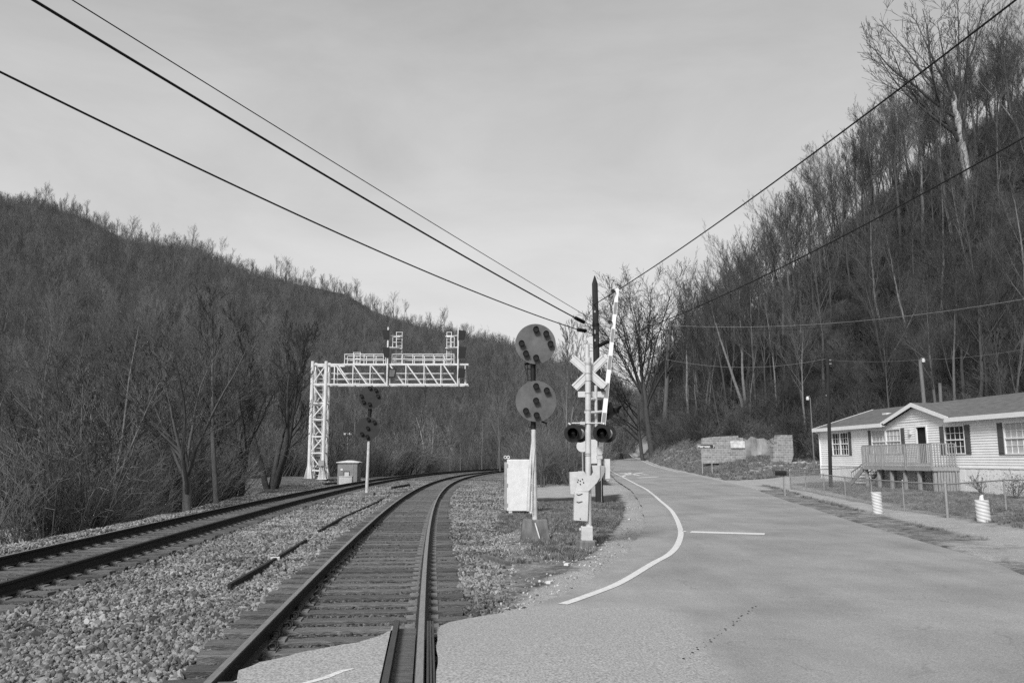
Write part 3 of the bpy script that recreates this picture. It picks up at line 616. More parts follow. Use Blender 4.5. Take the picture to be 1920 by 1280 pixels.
# ------------------------------------------------------------------ vegetation prototypes
def perp(d, r):
    u = d.orthogonal().normalized(); u.rotate(Matrix.Rotation(r.uniform(0, 6.283), 3, d)); return u
def limb(mbs, p, d, Ln, rad, lvl, r, st):
    n = st['seg'][lvl]; pts = [p.copy()]; dirs = [d.copy()]; wob = st['wob'][lvl]; tr = st['trop'][lvl]
    for i in range(n):
        d = (d + Vector((r.gauss(0, wob), r.gauss(0, wob), r.gauss(0, wob) * .6 + tr))).normalized(); p = p + d * (Ln / n); pts.append(p); dirs.append(d)
    tp = st['taper'][lvl]; rads = [max(rad * (1 - tp * i / n), st['rmin']) for i in range(n + 1)]
    mbs[0 if lvl == 0 else 1].tube(pts, rads, st['sides'][lvl], cap=False)
    if lvl >= st['max']: return
    k = st['n'][lvl]; t0 = st['t0'][lvl]
    for i in range(k):
        t = t0 + (1 - t0) * ((i + r.random()) / k); f = t * n; j = min(int(f), n - 1); q = pts[j].lerp(pts[j + 1], f - j); dd = dirs[j + 1]
        ang = R(r.uniform(*st['ang'][lvl])); nd = (dd * math.cos(ang) + perp(dd, r) * math.sin(ang)).normalized()
        if st.get('bias') and lvl == 0: nd = (nd + Vector(st['bias']) * r.random()).normalized()
        ln = Ln * st['lr'][lvl] * (1 - st['fall'][lvl] * (t - t0) / (1 - t0 + 1e-6)) * r.uniform(.65, 1.2)
        limb(mbs, q, nd, ln, max(rads[j] * st['rr'][lvl], st['rmin']), lvl + 1, r, st)
FOREST = dict(seg=[12, 7, 4, 2, 1], wob=[.035, .06, .07, .08, .06], trop=[.02, .09, .12, .14, 0], taper=[.88, .82, .8, .5, .2], sides=[8, 5, 4, 3, 3], n=[13, 9, 7, 3], t0=[.42, .18, .15, .2], ang=[(18, 46), (16, 40), (14, 36), (12, 34)], lr=[.44, .46, .46, .55], fall=[.42, .45, .4, .2], rr=[.42, .45, .5, .6], rmin=.0085, max=4)
SPREAD = dict(seg=[6, 9, 6, 3, 1], wob=[.06, .09, .1, .12, .1], trop=[.01, .04, .05, .05, 0], taper=[.45, .85, .8, .5, .2], sides=[10, 7, 5, 3, 3], n=[9, 9, 7, 3], t0=[.3, .2, .1, .15], ang=[(18, 50), (25, 55), (22, 50), (20, 45)], lr=[1.25, .42, .45, .6], fall=[.2, .4, .4, .2], rr=[.5, .42, .5, .6], rmin=.0075, max=4)
SLIM = dict(FOREST, n=[11, 7, 6, 3], t0=[.34, .2, .15, .2], lr=[.32, .48, .48, .55], ang=[(14, 36), (16, 38), (14, 36), (12, 34)])
SCRAG = dict(FOREST, seg=[10, 6, 4, 2, 1], wob=[.07, .13, .13, .12, .1], n=[12, 6, 5, 3], t0=[.22, .2, .15, .2], ang=[(30, 65), (30, 60), (25, 55), (20, 50)], lr=[.42, .5, .5, .6])
def tree(seed, H, rad, st, lean=(0, 0), stems=1, spread=.3):
    r = random.Random(seed); mbs = [MB(), MB()]
    for s in range(stems):
        a = s * 2.4 + r.random(); d = Vector((lean[0], lean[1], 1))
        if stems > 1: d += Vector((math.cos(a), math.sin(a), 0)) * spread
        limb(mbs, Vector((0, 0, -.3)) + (Vector((math.cos(a), math.sin(a), 0)) * rad * .8 if stems > 1 else Vector()), d.normalized(), H * (r.uniform(.75, 1) if stems > 1 else 1), rad, 0, r, st)
    return mbs
def join(a, b): c = MB(); c.v = list(a.v); c.f = list(a.f); c.sm = list(a.sm); c.add(b.v, b.f); return c
def bush(seed, H, stems, lean=.6, sub=6, rm=.006, arch=-.03):
    r = random.Random(seed); o = [MB(), MB()]; st = dict(seg=[6, 4, 2], wob=[.07, .09, .1], trop=[arch, .03, 0], taper=[.75, .7, .3], sides=[4, 3, 3], n=[sub, 5], t0=[.2, .15], ang=[(20, 50), (20, 55)], lr=[.42, .5], fall=[.3, .3], rr=[.55, .6], rmin=rm, max=2)
    for i in range(stems):
        a = r.uniform(0, 6.283); l = r.uniform(.05, lean); d = Vector((math.cos(a) * l, math.sin(a) * l, 1)).normalized()
        limb(o, Vector((math.cos(a), math.sin(a), 0)) * r.uniform(0, .5) * H * .2, d, H * r.uniform(.5, 1), .012 + .004 * H, 0, r, st)
    return join(*o)
forest = [tree(20 + i, [17, 19, 20, 16, 18, 14][i], [.2, .24, .26, .18, .2, .15][i], [FOREST, FOREST, FOREST, SLIM, SLIM, SCRAG][i], (rnd.uniform(-.12, .12), rnd.uniform(-.12, .12))) for i in range(6)]
def meshes(pair, mt, mc): return pair[0].mesh('trunk', mt), pair[1].mesh('crown', mc)
# ------------------------------------------------------------------ points on the hills
def inview(x, y, m=.02): u = x / y; return (u > -.66 - m) & (u < .66 + m)
def rpts(n, seed, xr_, yr_, cond):
    r = np.random.default_rng(seed); x = r.uniform(*xr_, n); y = r.uniform(*yr_, n); k = cond(x, y); x, y = x[k], y[k]; return x, y, ground(x, y)
def polar(n, seed, u0, u1, y0, y1, cond, p=1.0):
    r = np.random.default_rng(seed); u = r.uniform(u0, u1, n); y = (y0 ** (p + 1) + r.random(n) * (y1 ** (p + 1) - y0 ** (p + 1))) ** (1 / (p + 1)); x = u * y
    k = cond(x, y); x, y = x[k], y[k]; return x, y, ground(x, y)
def yfoot(x, y): return np.interp(x / y, [-3, -.7, -.3, -.05, .1, .2], [60, 95, 110, 190, 210, 230])
leftside = lambda x, y: (x < line_x(np.clip(y, -8, 160), -6.95) - 4 - 8 * ((y > 45) & (y < 80)))
farleft = lambda x, y: (x < np.where(y < 170, line_x(np.clip(y, -8, 165), -6.95) - 3.5, xle(y) - 5)) & (x < foot(y) - 3)
near_clear = lambda x, y: ~((np.abs(x + 23) < 7) & (np.abs(y - 35) < 6.5)) & ~((x / y < -.575) & (y < 42) & (np.sin(x * 91.7 + y * 47.3) < .75))
hill_all = [meshes(p, M['hillbark'], M['hilltwig']) for p in forest]
# far wood across the valley: one mass
x, y, z = polar(7600, 31, -.9, .3, 100, 520, lambda x, y: farleft(x, y) & (y > 85), 1.0)
join_far = [join(p[0], p[1]).mesh('far_tree', M['twig']) for p in (forest[0], forest[1], forest[3], forest[4], forest[5])]
tag(scatter('far_woodland', np.stack([x, y, z], -1), join_far, .4, .82, .08, 5), 'mass of bare grey woods covering the long hill across the valley', 'woods', kind='stuff')
shr = [bush(60 + i, 3.2, 16, .7).mesh('shrub', M['brush']) for i in range(4)]
x, y, z = polar(6000, 32, -.9, .3, 520, 612, farleft, 1.0)
tag(scatter('far_woodland', np.stack([x, y, z], -1), join_far, .28, .5, .08, 15), 'thinner bare woods just under the crest of the long hill', 'woods', kind='stuff')
x, y, z = polar(17500, 33, -.9, .3, 70, 610, lambda x, y: farleft(x, y) & (y > 62), .7)
xc, yc, zc = polar(1300, 36, -.9, .3, 628, 644, farleft, 1.0); tag(scatter('crest_growth', np.stack([xc, yc, zc], -1), join_far, .2, .6, .08, 35), 'thin low growth along the crest of the far hill', 'woods', kind='stuff')
tag(scatter('hill_undergrowth', np.stack([x, y, z], -1), shr, .8, 2.1, .2, 6), 'pale tangled undergrowth beneath the woods across the valley', 'undergrowth', kind='stuff')
# ridge trees stand out one by one
tr_group = 'bare trees on the skyline of the far ridge'
USED = set()
def place_tree(x, y, s, rz, pair, label, group=None, name='bare_tree', z=None, tilt=(0, 0)):
    o = thing(name, (x, y, gz(x, y) if z is None else z), label, 'tree', group, rz); o.scale = (s, s, s); o.rotation_euler = (tilt[0], tilt[1], rz)
    for nm, me in zip(('trunk', 'crown'), pair):
        c = bpy.data.objects.new(nm, me); COL.objects.link(c); c.parent = o
    return o
TONE = {}
for tn, mt, mc in (('dark', M['darkbark'], M['hilltwig']), ('grey', M['hillbark'], M['hilltwig']), ('pale', M['midbark'], M['twig'])):
    TONE[tn] = []
    for a_, b_ in hill_all:
        if tn == 'grey': TONE[tn].append((a_, b_)); continue
        p_, q_ = a_.copy(), b_.copy(); p_.materials[0] = mt; q_.materials[0] = mc; TONE[tn].append((p_, q_))
FORM = ['full-crowned', 'full-crowned', 'broad', 'slender', 'slender', 'crooked']
r = random.Random(4)
ridge_u = sorted([-.655 + 1.0 * r.random() ** 1.05 * .93 for _ in range(118)])
RW = [(-.6, 'at the far left end of the ridge crest'), (-.52, 'on the rounded top of the ridge'), (-.44, 'where the ridge crest starts to fall'), (-.37, 'on the flat step of the ridge crest'), (-.3, 'just past the flat step of the ridge'), (-.2, 'midway down the falling ridge line'), (-.1, 'on the ridge line above the gantry'), (-.05, 'on the ridge line above the gantry tip'), (0, 'on the ridge line right of the gantry tip'), (.04, 'on the low ridge line just left of the round signal'), (.08, 'on the low ridge line right behind the round signal'), (.13, 'on the low ridge line near the utility pole'), (9, 'on the lowest part of the ridge beyond the road')]
for i, u in enumerate(ridge_u):
    yy = YR - 3 + r.uniform(-8, 5); x = u * yy; k = r.randrange(6); sc_ = r.uniform(.45, .98); w_h = [b for a, b in RW if u < a][0]
    
    for _ in range(60):
        tn = r.choice(['grey', 'dark']); sz = 'tall' if sc_ > .8 else 'small' if sc_ < .6 else 'middling'; lb_ = f'{sz} {tn} {FORM[k]} bare tree {w_h}'
        if lb_ not in USED: break
        k = r.randrange(6); sc_ = r.uniform(.45, .98)
    USED.add(lb_)
    place_tree(x, yy, sc_, r.uniform(0, 6.28), TONE[tn][k], lb_, 'bare trees on the skyline of the far ridge')
# ---- near hill on the right
hill_c = lambda x, y: (x > foot(y) + .5) & inview(x, y, .04)
x, y, z = polar(1500, 41, .1, .72, 38, 260, hill_c, .9)
def before_crest(x, y, beyond):
    yy = np.linspace(30, 330, 90); u = (x / y)[:, None]; e = (ground(u * yy, np.repeat(yy[None], len(x), 0)) - CAMZ) / yy; k = np.argmax(e, 1); return y < yy[k] + beyond
_k = before_crest(x, y, 9); x, y, z = x[_k], y[_k], z[_k]
score = 1 / np.hypot(x, y) * (1 - .0 * z); order = np.argsort(-score)
# near trees individually, the rest a mass
NEAR = 135; near = order[:NEAR]; rest = order[NEAR:]
r = random.Random(9)
HWR = [(1240, 'by the far bend of the road'), (1300, 'on the bank left of the destination sign'), (1350, 'behind the destination sign'), (1400, 'above the long ruined wall'), (1455, 'above the broken middle of the ruin'), (1500, 'above the ruined pier'), (1545, 'between the ruin and the black yard pole'), (1600, 'behind the far end of the house'), (1660, 'behind the low roof left of the gable'), (1720, 'behind the gable peak'), (1770, 'behind the two wooden posts above the roof'), (1830, 'above the roof right of the two posts'), (1870, 'above the near roof ridge'), (1905, 'just inside the right-hand edge of the view'), (9999, 'cut by the right-hand edge of the view')]
for i in near:
    X, YY, Z = float(x[i]), float(y[i]), float(z[i]); px = 960 + 1500 * X / YY; k = r.randrange(6); tn = r.choice(['grey', 'grey', 'dark', 'pale']); w_h = [b for a, b in HWR if px < a][0]
    up_ = 'low on the slope' if Z < 9 else 'high on the slope' if Z > 24 else 'halfway up the slope'
    for _ in range(60):
        lb_ = f'{tn} {FORM[k]} bare tree {up_} {w_h}'
        if lb_ not in USED: break
        k = r.randrange(6); tn = r.choice(['grey', 'dark', 'pale'])
    USED.add(lb_)
    place_tree(X, YY, r.uniform(.5, .84), r.uniform(0, 6.28), TONE[tn][k], lb_, 'bare trees standing on the steep slope', z=Z, tilt=(r.uniform(-.06, .06), r.uniform(-.14, .02)))
far_r = [join(p[0], p[1]).mesh('slope_tree', M['hilltwig']) for p in (forest[0], forest[1], forest[2], forest[3], forest[4])]
tag(scatter('slope_woodland', np.stack([x[rest], y[rest], z[rest]], -1), far_r, .44, .78, .1, 8), 'dense bare woods climbing the steep dark slope above the road', 'woods', kind='stuff')
dsh = [bush(70 + i, 3.4, 16, .8, 6, .007).mesh('shrub', M['hilltwig']) for i in range(4)]
x, y, z = polar(8000, 43, .1, .72, 38, 240, lambda x, y: (x > foot(y) - 1.0) & inview(x, y, .05), .7)
tag(scatter('slope_undergrowth', np.stack([x, y, z], -1), dsh, .5, 1.25, .3, 9), 'dark tangled brush and vines on the steep slope above the road', 'undergrowth', kind='stuff')
# ---- bank on the left
x, y, z = polar(1600, 45, -.9, -.12, 17, 75, lambda x, y: leftside(x, y) & near_clear(x, y) & (x > -62), .8)
bsh = [bush(80 + i, 4.4, 15, .75, 7, .006).mesh('shrub', M['brush']) for i in range(5)]
bsh2 = [bush(90 + i, 4.4, 10, .5, 7, .006, .0).mesh('shrub', M['twig']) for i in range(5)]
k = (z < 3); tag(scatter('bank_brush', np.stack([x[k], y[k], z[k]], -1), bsh, .55, 1.15, .25, 12), 'thick tangle of bare whippy brush along the river bank beside the tracks', 'brush', kind='stuff')
x, y, z = polar(600, 47, -.3, .12, 75, 190, lambda x, y: farleft(x, y) & (x < line_x(np.clip(y, -8, 165), -6.95) - 4), .8)
tag(scatter('bank_brush', np.stack([x, y, z], -1), bsh2, .7, 1.3, .2, 13), 'pale fuzzy brush behind the bend of the tracks', 'brush', kind='stuff')
# brush between the tracks' far bend and the road
x, y, z = rpts(330, 49, (0.5, 13), (50, 125), lambda x, y: (x > line_x(np.clip(y, -8, 160), 0) + 3.2) & (x < xsh(y) - 1.5) & (x / y < .125))
tag(scatter('verge_brush', np.stack([x, y, z], -1), bsh2, .4, 1.15, .2, 14), 'bare brush between the cabinet and the far road', 'brush', kind='stuff')
# individually placed bank trees
pale_all = [meshes(p, M['palebark'], M['paletwig']) for p in forest[2:]]
r = random.Random(21); bank = 'bare trees in the thicket on the river bank'
bx, by, bz = polar(140, 51, -.72, -.2, 24, 80, lambda x, y: leftside(x, y) & near_clear(x, y), .9)
BW = [(90, 'at the near left end of the thicket'), (180, 'above the pale bare patch of bank'), (270, 'in the near third of the thicket'), (360, 'left of the thick pale-sided trunk'), (440, 'right of the thick pale-sided trunk'), (9999, 'in the thicket left of the gantry foot')]
for X, YY, Z in list(zip(bx, by, bz))[:42]:
    px = 960 + 1500 * X / YY; H = r.uniform(.38, .58) if YY < 45 else r.uniform(.45, .7); k = r.choice([3, 4, 5, 5, 0]); tn = r.choice(['grey', 'dark', 'pale'])
    if px > 540: continue
    for _ in range(60):
        lb_ = f"{tn} {FORM[k]} {'small' if H < .5 else 'taller'} bare tree {[b for a, b in BW if px < a][0]}"
        if lb_ not in USED: break
        k = r.choice([3, 4, 5, 0, 2]); tn = r.choice(['grey', 'dark', 'pale']); H = r.uniform(.4, .62)
    USED.add(lb_)
    place_tree(float(X), float(YY), H, r.uniform(0, 6.28), TONE[tn][k], lb_, bank, z=float(Z), tilt=(r.uniform(-.12, .12), r.uniform(-.12, .15)))
def one(px, py_base, Yd, H, rad, st, label, mt, mc, seed, lean=(0, 0), stems=1, spread=.3, name='bare_tree', zb=None, top=None, **kw):
    p = Y(px, py_base, Yd); st = dict(st, **kw)
    pr = tree(seed, H, rad, st, lean, stems, spread); place_tree(p.x, Yd, 1, 0, meshes(pr, mt, mc), label, None, name, z=gz(p.x, Yd) if zb is None else zb)
one(508, 905, 50, 10.5, .2, SLIM, 'large dark multi-stemmed bare tree leaning out beside the gantry post', M['darkbark'], M['darktwig'], 5, (.06, 0), 4, .3, t0=[.3, .2, .15, .2], wob=[.07, .1, .09, .1, .1])
one(352, 950, 30, 2.6, .19, SPREAD, 'grey bare tree with a thick pale-sided trunk at the ballast edge', M['bark'], M['hilltwig'], 6, (-.05, 0), 1, .2, n=[7, 7, 6, 3], ang=[(8, 36), (25, 50), (22, 50), (20, 45)], lr=[2.1, .42, .45, .6])
one(408, 940, 34, 9.0, .13, SLIM, 'leaning bare tree beside the thick pale-sided tree', M['bark'], M['hilltwig'], 7, (-.18, 0))
one(165, 1000, 27, 6.5, .06, SLIM, 'pale forked bare tree rising above the near thicket', M['midbark'], M['twig'], 8, (.05, 0), 2, .18)
BROAD = dict(SPREAD, n=[8, 9, 7, 3], ang=[(10, 50), (25, 55), (22, 50), (20, 45)], lr=[1.5, .42, .45, .6], t0=[.4, .2, .1, .15])
one(55, 1010, 31, 3.6, .15, BROAD, 'broad dark bare tree at the left end of the thicket', M['darkbark'], M['hilltwig'], 61, (.1, 0), 2, .2)
one(130, 990, 36, 4.2, .17, BROAD, 'broad dark bare tree rising behind the near bare bank', M['darkbark'], M['hilltwig'], 62, (-.1, 0))
one(245, 975, 34, 4.0, .15, BROAD, 'broad grey bare tree in the middle of the thicket', M['hillbark'], M['hilltwig'], 63, (.12, 0), 2, .25)
one(300, 965, 41, 4.8, .18, BROAD, 'broad dark bare tree behind the middle of the thicket', M['darkbark'], M['hilltwig'], 64, (0, 0))
one(445, 925, 44, 4.6, .17, BROAD, 'broad dark bare tree between the leaning tree and the gantry tree', M['darkbark'], M['hilltwig'], 65, (-.12, 0), 2, .2)
one(802, 850, 150, 12, .2, SCRAG, 'white-limbed sycamore standing clear above the bend of the tracks', M['palebark'], M['paletwig'], 9, (0, 0), 2, .1)
one(770, 850, 140, 7, .17, SCRAG, 'low crooked white-limbed tree left of the tall white one', M['palebark'], M['paletwig'], 10, (.1, 0), 2, .4)
one(865, 862, 145, 9, .14, SLIM, 'thin white leaning trunk beyond the bend of the tracks', M['palebark'], M['paletwig'], 11, (-.25, 0))
one(893, 840, 175, 9, .18, SLIM, 'small white forked tree right above the far rails', M['palebark'], M['paletwig'], 12, (0, 0), 2, .15)
one(938, 868, 115, 14, .14, SLIM, 'tall straight bare trunk behind the white cabinet', M['bark'], M['twig'], 13)
one(1062, 878, 62, 12.5, .11, SLIM, 'slim bare tree behind the signal mast against the sky', M['bark'], M['twig'], 14, (.02, 0), 2, .07)
one(1050, 880, 70, 5, .08, SCRAG, 'low crooked tree right of the signal mast', M['palebark'], M['paletwig'], 15, (.3, 0))
one(1222, 800, 128, 14, .5, SPREAD, 'tall dark bare tree with a wide crown behind the raised gate arm', M['darkbark'], M['darktwig'], 16, (-.06, 0), 1, .3, rmin=.02, n=[13, 13, 9, 3], ang=[(6, 42), (22, 50), (22, 50), (20, 45)], lr=[1.35, .42, .45, .6], trop=[.01, .05, .05, .05, 0], t0=[.45, .15, .1, .15])
one(1246, 800, 124, 19, .45, SCRAG, 'broken-topped trunk beside the tall dark tree', M['bark'], M['hilltwig'], 17, (-.03, 0), rmin=.018, taper=[.5, .8, .8, .5, .2], wob=[.03, .13, .13, .12, .1], n=[9, 5, 5, 3], t0=[.4, .2, .15, .2], lr=[.28, .46, .46, .6], name='broken_tree')
one(1205, 805, 118, 9, .3, SPREAD, 'dark tree with long limbs drooping over the road', M['darkbark'], M['darktwig'], 18, (-.15, 0), 1, rmin=.018, n=[8, 10, 7, 3], bias=(-1.3, 0, -.2), lr=[1.2, .42, .45, .6], trop=[.01, .0, .02, .05, 0])
one(1832, 492, 84, 12.5, .5, SPREAD, 'tallest tree with a thick pale trunk leaning out from the steep slope', M['palebark'], M['hillbark'], 19, (-.13, 0), 1, .05, rmin=.018, n=[10, 9, 6, 3], t0=[.42, .2, .12, .2], ang=[(6, 58), (18, 44), (18, 40), (16, 36)], lr=[1.25, .42, .45, .55], trop=[.01, .05, .06, .06, 0], bias=(-.35, 0, .1), taper=[.35, .85, .8, .5, .2])
one(1395, 700, 88, 15, .2, SLIM, 'pale-stemmed twin tree on the slope above the road sign', M['midbark'], M['hilltwig'], 20, (-.14, 0), 2, .08)
one(1290, 740, 105, 17, .2, SLIM, 'upright pale-stemmed tree on the slope by the road bend', M['midbark'], M['hilltwig'], 22, (-.02, 0))
# grass and weeds
def tuft(seed, n, h):
    r = random.Random(seed); o = MB()
    for i in range(n):
        a = r.uniform(0, 6.28); q = r.uniform(0, .09); b = Vector((math.cos(a) * q, math.sin(a) * q, 0)); wv = Vector((-math.sin(a), math.cos(a), 0)) * .005; l = h * r.uniform(.4, 1); tp = b + Vector((math.cos(a) * l * .5, math.sin(a) * l * .5, l))
        mid = b.lerp(tp, .55) + Vector((0, 0, l * .12)); o.add([b - wv, b + wv, mid + wv * .7, mid - wv * .7, tp], [(0, 1, 2, 3), (3, 2, 4)])
    return o.mesh('tuft', M['grass'])
tufts = [tuft(i, 26, .11) for i in range(4)]
def clump(n, seed, xr_, yr_, cond, th):
    r = np.random.default_rng(seed); x = r.uniform(*xr_, n); y = r.uniform(*yr_, n); q = vnoise(x, y, 1.7) + .6 * vnoise(x, y, .6) + .5 * vnoise(x, y, 5); k = cond(x, y) & (q + r.random(n) * .7 - .35 > th) & inview(x, y); x, y = x[k], y[k]; return np.stack([x, y, ground(x, y)], -1)
isl = clump(42000, 61, (-.6, 6.6), (14.5, 36), lambda x, y: (x < xsh(y) - .7) & (x > line_x(y, 0) + bedright(y) * .75) & (y < 34) & (np.hypot(x - 1.6, y - 17) > .5), .1)
tag(scatter('verge_grass', isl, tufts, .3, 1.1, .3, 21), 'short dark grass around the foot of the crossing gate and utility pole', 'grass', kind='stuff')
yard = clump(52000, 62, (8.5, 36), (16, 62), lambda x, y: (x > xre(y) + 1.2) & (x < foot(y)) & (dirt_at(x, y) < .45), -.02)
tag(scatter('yard_grass', yard, tufts, .5, 1.1, .3, 22), 'rough winter grass of the fenced yard and roadside', 'grass', kind='stuff')
emb = clump(36000, 63, (10, 30), (56, 150), lambda x, y: (x > xre(y) + .5) & (x < foot(y) + 3), -.15)
tag(scatter('bank_grass', emb, tufts, 1.2, 2.6, .5, 23), 'dead grass and weeds on the bank beside the far road', 'grass', kind='stuff')
# ------------------------------------------------------------------ built things
def part(mb, name, mat, t, parent=None, bevel=0, label=None):
    """a part whose vertices were given in world space, hung under thing t (or a part of it)"""
    l = Vector(t.location); mb.v = [(v[0] - l.x, v[1] - l.y, v[2] - l.z) for v in mb.v]
    o = mb.build(name, mat, parent if parent is not None else t, bevel=bevel)
    if label: o['label'] = label
    return o
def disc(mb, c, r, th, n=28, ax=(0, -1, 0)):
    c = Vector(c); ax = Vector(ax).normalized(); mb.tube([c, c + ax * th], [r, r], n, smooth=False); return mb
def arc_shell(mb, c, r, ln, a0, a1, th=.008, n=12, slope=.45, ax=(0, -1, 0)):
    """a lamp visor: part of a tube standing out along ax, longest at the top"""
    c = Vector(c); ax = Vector(ax).normalized(); sx = ax.cross(Vector((0, 0, 1))).normalized(); up = sx.cross(ax); vs = []
    for i in range(n + 1):
        a = a0 + (a1 - a0) * i / n; dirv = sx * math.cos(a) + up * math.sin(a); l = ln * (1 - slope * (1 - max(0, math.sin(a))))
        for rr in (r, r - th):
            vs.append(c + dirv * rr); vs.append(c + dirv * rr * (.93) + ax * l)
    fs = []
    for i in range(n):
        b = 4 * i; fs += [(b, b + 1, b + 5, b + 4), (b + 2, b + 6, b + 7, b + 3), (b + 1, b + 3, b + 7, b + 5)]
    return mb.add(vs, fs, True)
def lamp_head(t, c, r, ln=.2, ax=(0, -1, 0), name='signal_lamp'):
    b = MB(); c = Vector(c); ax = Vector(ax).normalized(); b.tube([c - ax * .04, c + ax * .05], [r * .92, r], 18, smooth=False)
    h = part(b, name, M['dark'], t)
    part(arc_shell(MB(), c + ax * .04, r * 1.02, ln, R(-35), R(215)), 'visor', M['dark'], t, h)
    part(disc(MB(), c + ax * .051, r * .78, .012, 18, ax), 'lens', M['lens'], t, h)
    return h
def signal(label, y, discs, post, base, dm, rad_px, lamp_px, foot_box):
    p0 = Y(*post[0], y); p1 = Y(*post[1], y)
    t = thing('position_light_signal', (p0.x, y, p0.z), label, 'railway signal', 'position light signals beside the tracks'); k = y / 1509
    for ci, (c, lights) in enumerate(discs):
        cc = Y(*c, y - .12); b = disc(MB(), cc, rad_px * k, .035, 44)
        d = part(b, 'backing_disc', dm, t)
        rb = MB().box(cc + Vector((0, .06, 0)), (rad_px * k * .5, .08, rad_px * k * 1.7)).box(cc + Vector((0, .05, 0)), (rad_px * k * 1.6, .05, .06)); part(rb, 'stiffener', dm, t, d)
        for l in lights: lamp_head(t, Y(*l, y - .2), lamp_px * k * .95, .085)
    part(MB().tube([p0, p0.lerp(p1, .45), p1], [post[2] * k, post[2] * k * .92, post[2] * k * .85], 14), 'mast', M['signalwhite'], t)
    ct = Y(*discs[0][0], y); part(MB().cyl(p1 - Vector((0, 0, .3)), (p1.x, y, ct.z), post[2] * k * 1.0), 'upper_mast', M['dark'], t)
    zb = gz(p0.x, y) - .12; h = p0.z - zb; a, b_ = foot_box; o = MB()
    o.add([(p0.x + sx * q, y + sy * q * .8, z) for z, q in ((zb, a), (p0.z, b_)) for sx, sy in ((-1, -1), (1, -1), (1, 1), (-1, 1))], [(3, 2, 1, 0), (4, 5, 6, 7)] + [(i, (i + 1) % 4, (i + 1) % 4 + 4, i + 4) for i in range(4)])
    part(o, 'concrete_base', M['concrete'], t, bevel=.02)
    return t
t = signal('big grey two-disc signal on a leaning white mast set in a concrete block', 18.6,
    [((1004, 645), [(1005, 618), (1024, 626), (1032, 645), (978, 644), (986, 663), (1005, 671)]), ((1005, 752), [(1005, 724), (1025, 732), (1005, 751), (986, 770), (1006, 778)])],
    ((1003, 973), (1000, 780), 5), None, M['disc'], 38.5, 6.0, (.36, .27))
y = 18.75
lad = MB()
lad.bar(Y(989, 683, y), Y(989, 712, y), .015); 
for q in (683, 692, 712): lad.bar(Y(988, q, y), Y(1000, q, y), .016)
lad.bar(Y(984, 683, y), Y(993, 680, y), .05); lad.bar(Y(984, 686, y), Y(988, 704, y), .012)
lad.bar(Y(990, 788, y), Y(990, 800, y), .012); lad.bar(Y(990, 800, y), Y(998, 800, y), .012); lad.bar(Y(1016, 790, y), Y(1026, 794, y), .035); lad.bar(Y(1025, 794, y), Y(1025, 801, y), .012)
part(lad, 'ladder', M['dark'], t)
o = MB(); o.tube([Y(991, 958, y - .25), Y(994, 880, y - .2), Y(1000, 800, y - .1)], [.045, .04, .015], 6); part(o, 'bracket_pole', M['signalwhite'], t)
o = MB(); o.tube([Y(997, 960, y - .3), Y(998, 900, y - .25), Y(1003, 840, y - .2)], .012, 5); o.tube([Y(1001, 972, y - .32), Y(1012, 1009, y - .5)], .018, 6); part(o, 'conduit', M['signalwhite'], t)
t = signal('darker two-disc signal on a slim mast between the two tracks', 42.0,
    [((694, 745), [(694, 727), (705, 731), (709, 742), (678, 742), (682, 753), (693, 757)]), ((690, 803), [(691, 786), (702, 791), (690, 802), (679, 813), (689, 818)])],
    ((687.5, 923), (692, 815), 3.1), None, M['discdark'], 21.5, 3.5, (.42, .40))
y = 42.15; o = MB(); o.bar(Y(697, 764, y), Y(697, 775, y), .03); o.bar(Y(686, 764, y), Y(703, 764, y), .05); o.bar(Y(668, 800, y), Y(676, 803, y), .06); o.bar(Y(695, 828, y), Y(695, 900, y), .02); part(o, 'ladder', M['dark'], t)
# ---- crossing gate
YG = 17.0; KG = YG / 1509
base = Y(1099, 1022, YG); GB = gz(base.x, YG)
t = thing('crossing_gate', (base.x, YG, GB), 'silver railroad crossing gate mast with crossbuck, flashing lights and raised striped arm', 'crossing gate')
q = lambda px, py, d=0.0: Y(px, py, YG + d)
part(MB().tube([q(1104, 990), q(1103, 900), q(1102.5, 674)], .062, 20).tube([q(1101, 674), q(1101, 646)], .05, 16).tube([q(1102.5, 680), q(1102.5, 671)], .07, 16), 'mast', M['galv'], t)
o = MB()
for py in (683, 700, 714, 737, 794, 769, 850, 853.5): o.tube([q(1102.5, py + .8), q(1102.5, py - .8)], .068, 20)
part(o, 'clamp', M['grey'], t)
cbk = MB(); c0 = q(1104, 698, .09)
for a, b in (((1073, 671), (1134, 725)), ((1077, 727), (1133, 671))):
    A, B = q(*a, .09 if a[1] == 671 else .105), q(*b, .09 if a[1] == 671 else .105); d = (B - A).normalized(); n = d.cross(Vector((0, 1, 0))).normalized() * .086
    cbk.prism([A - n, B - n, B + n, A + n], (0, .008, 0))
    for s in (-1, 1): cbk.bar(A + n * s * .62 + Vector((0, -.006, 0)), B + n * s * .62 + Vector((0, -.006, 0)), .01, .008)
part(cbk, 'crossbuck', M['alum'], t)
o = MB(); o.box((q(1093, 739, .1) + q(1123, 739, .1)) / 2, (.56, .006, .125)); part(o, 'number_plate', M['alum'], t, bevel=.003)
o = MB(); o.tube([q(1072, 793, -.06), q(1133, 793, -.06)], .016, 10); o.tube([q(1107, 748), q(1133, 747, .3)], .03, 8); o.tube([q(1096, 773), q(1116, 773), q(1138, 770, .35)], .03, 8); o.tube([q(1117, 722, .1), q(1118, 800, .15)], .035, 10); o.box(q(1092, 793, -.08), (.1, .09, .06)); part(o, 'lamp_crossarm', M['galv'], t)
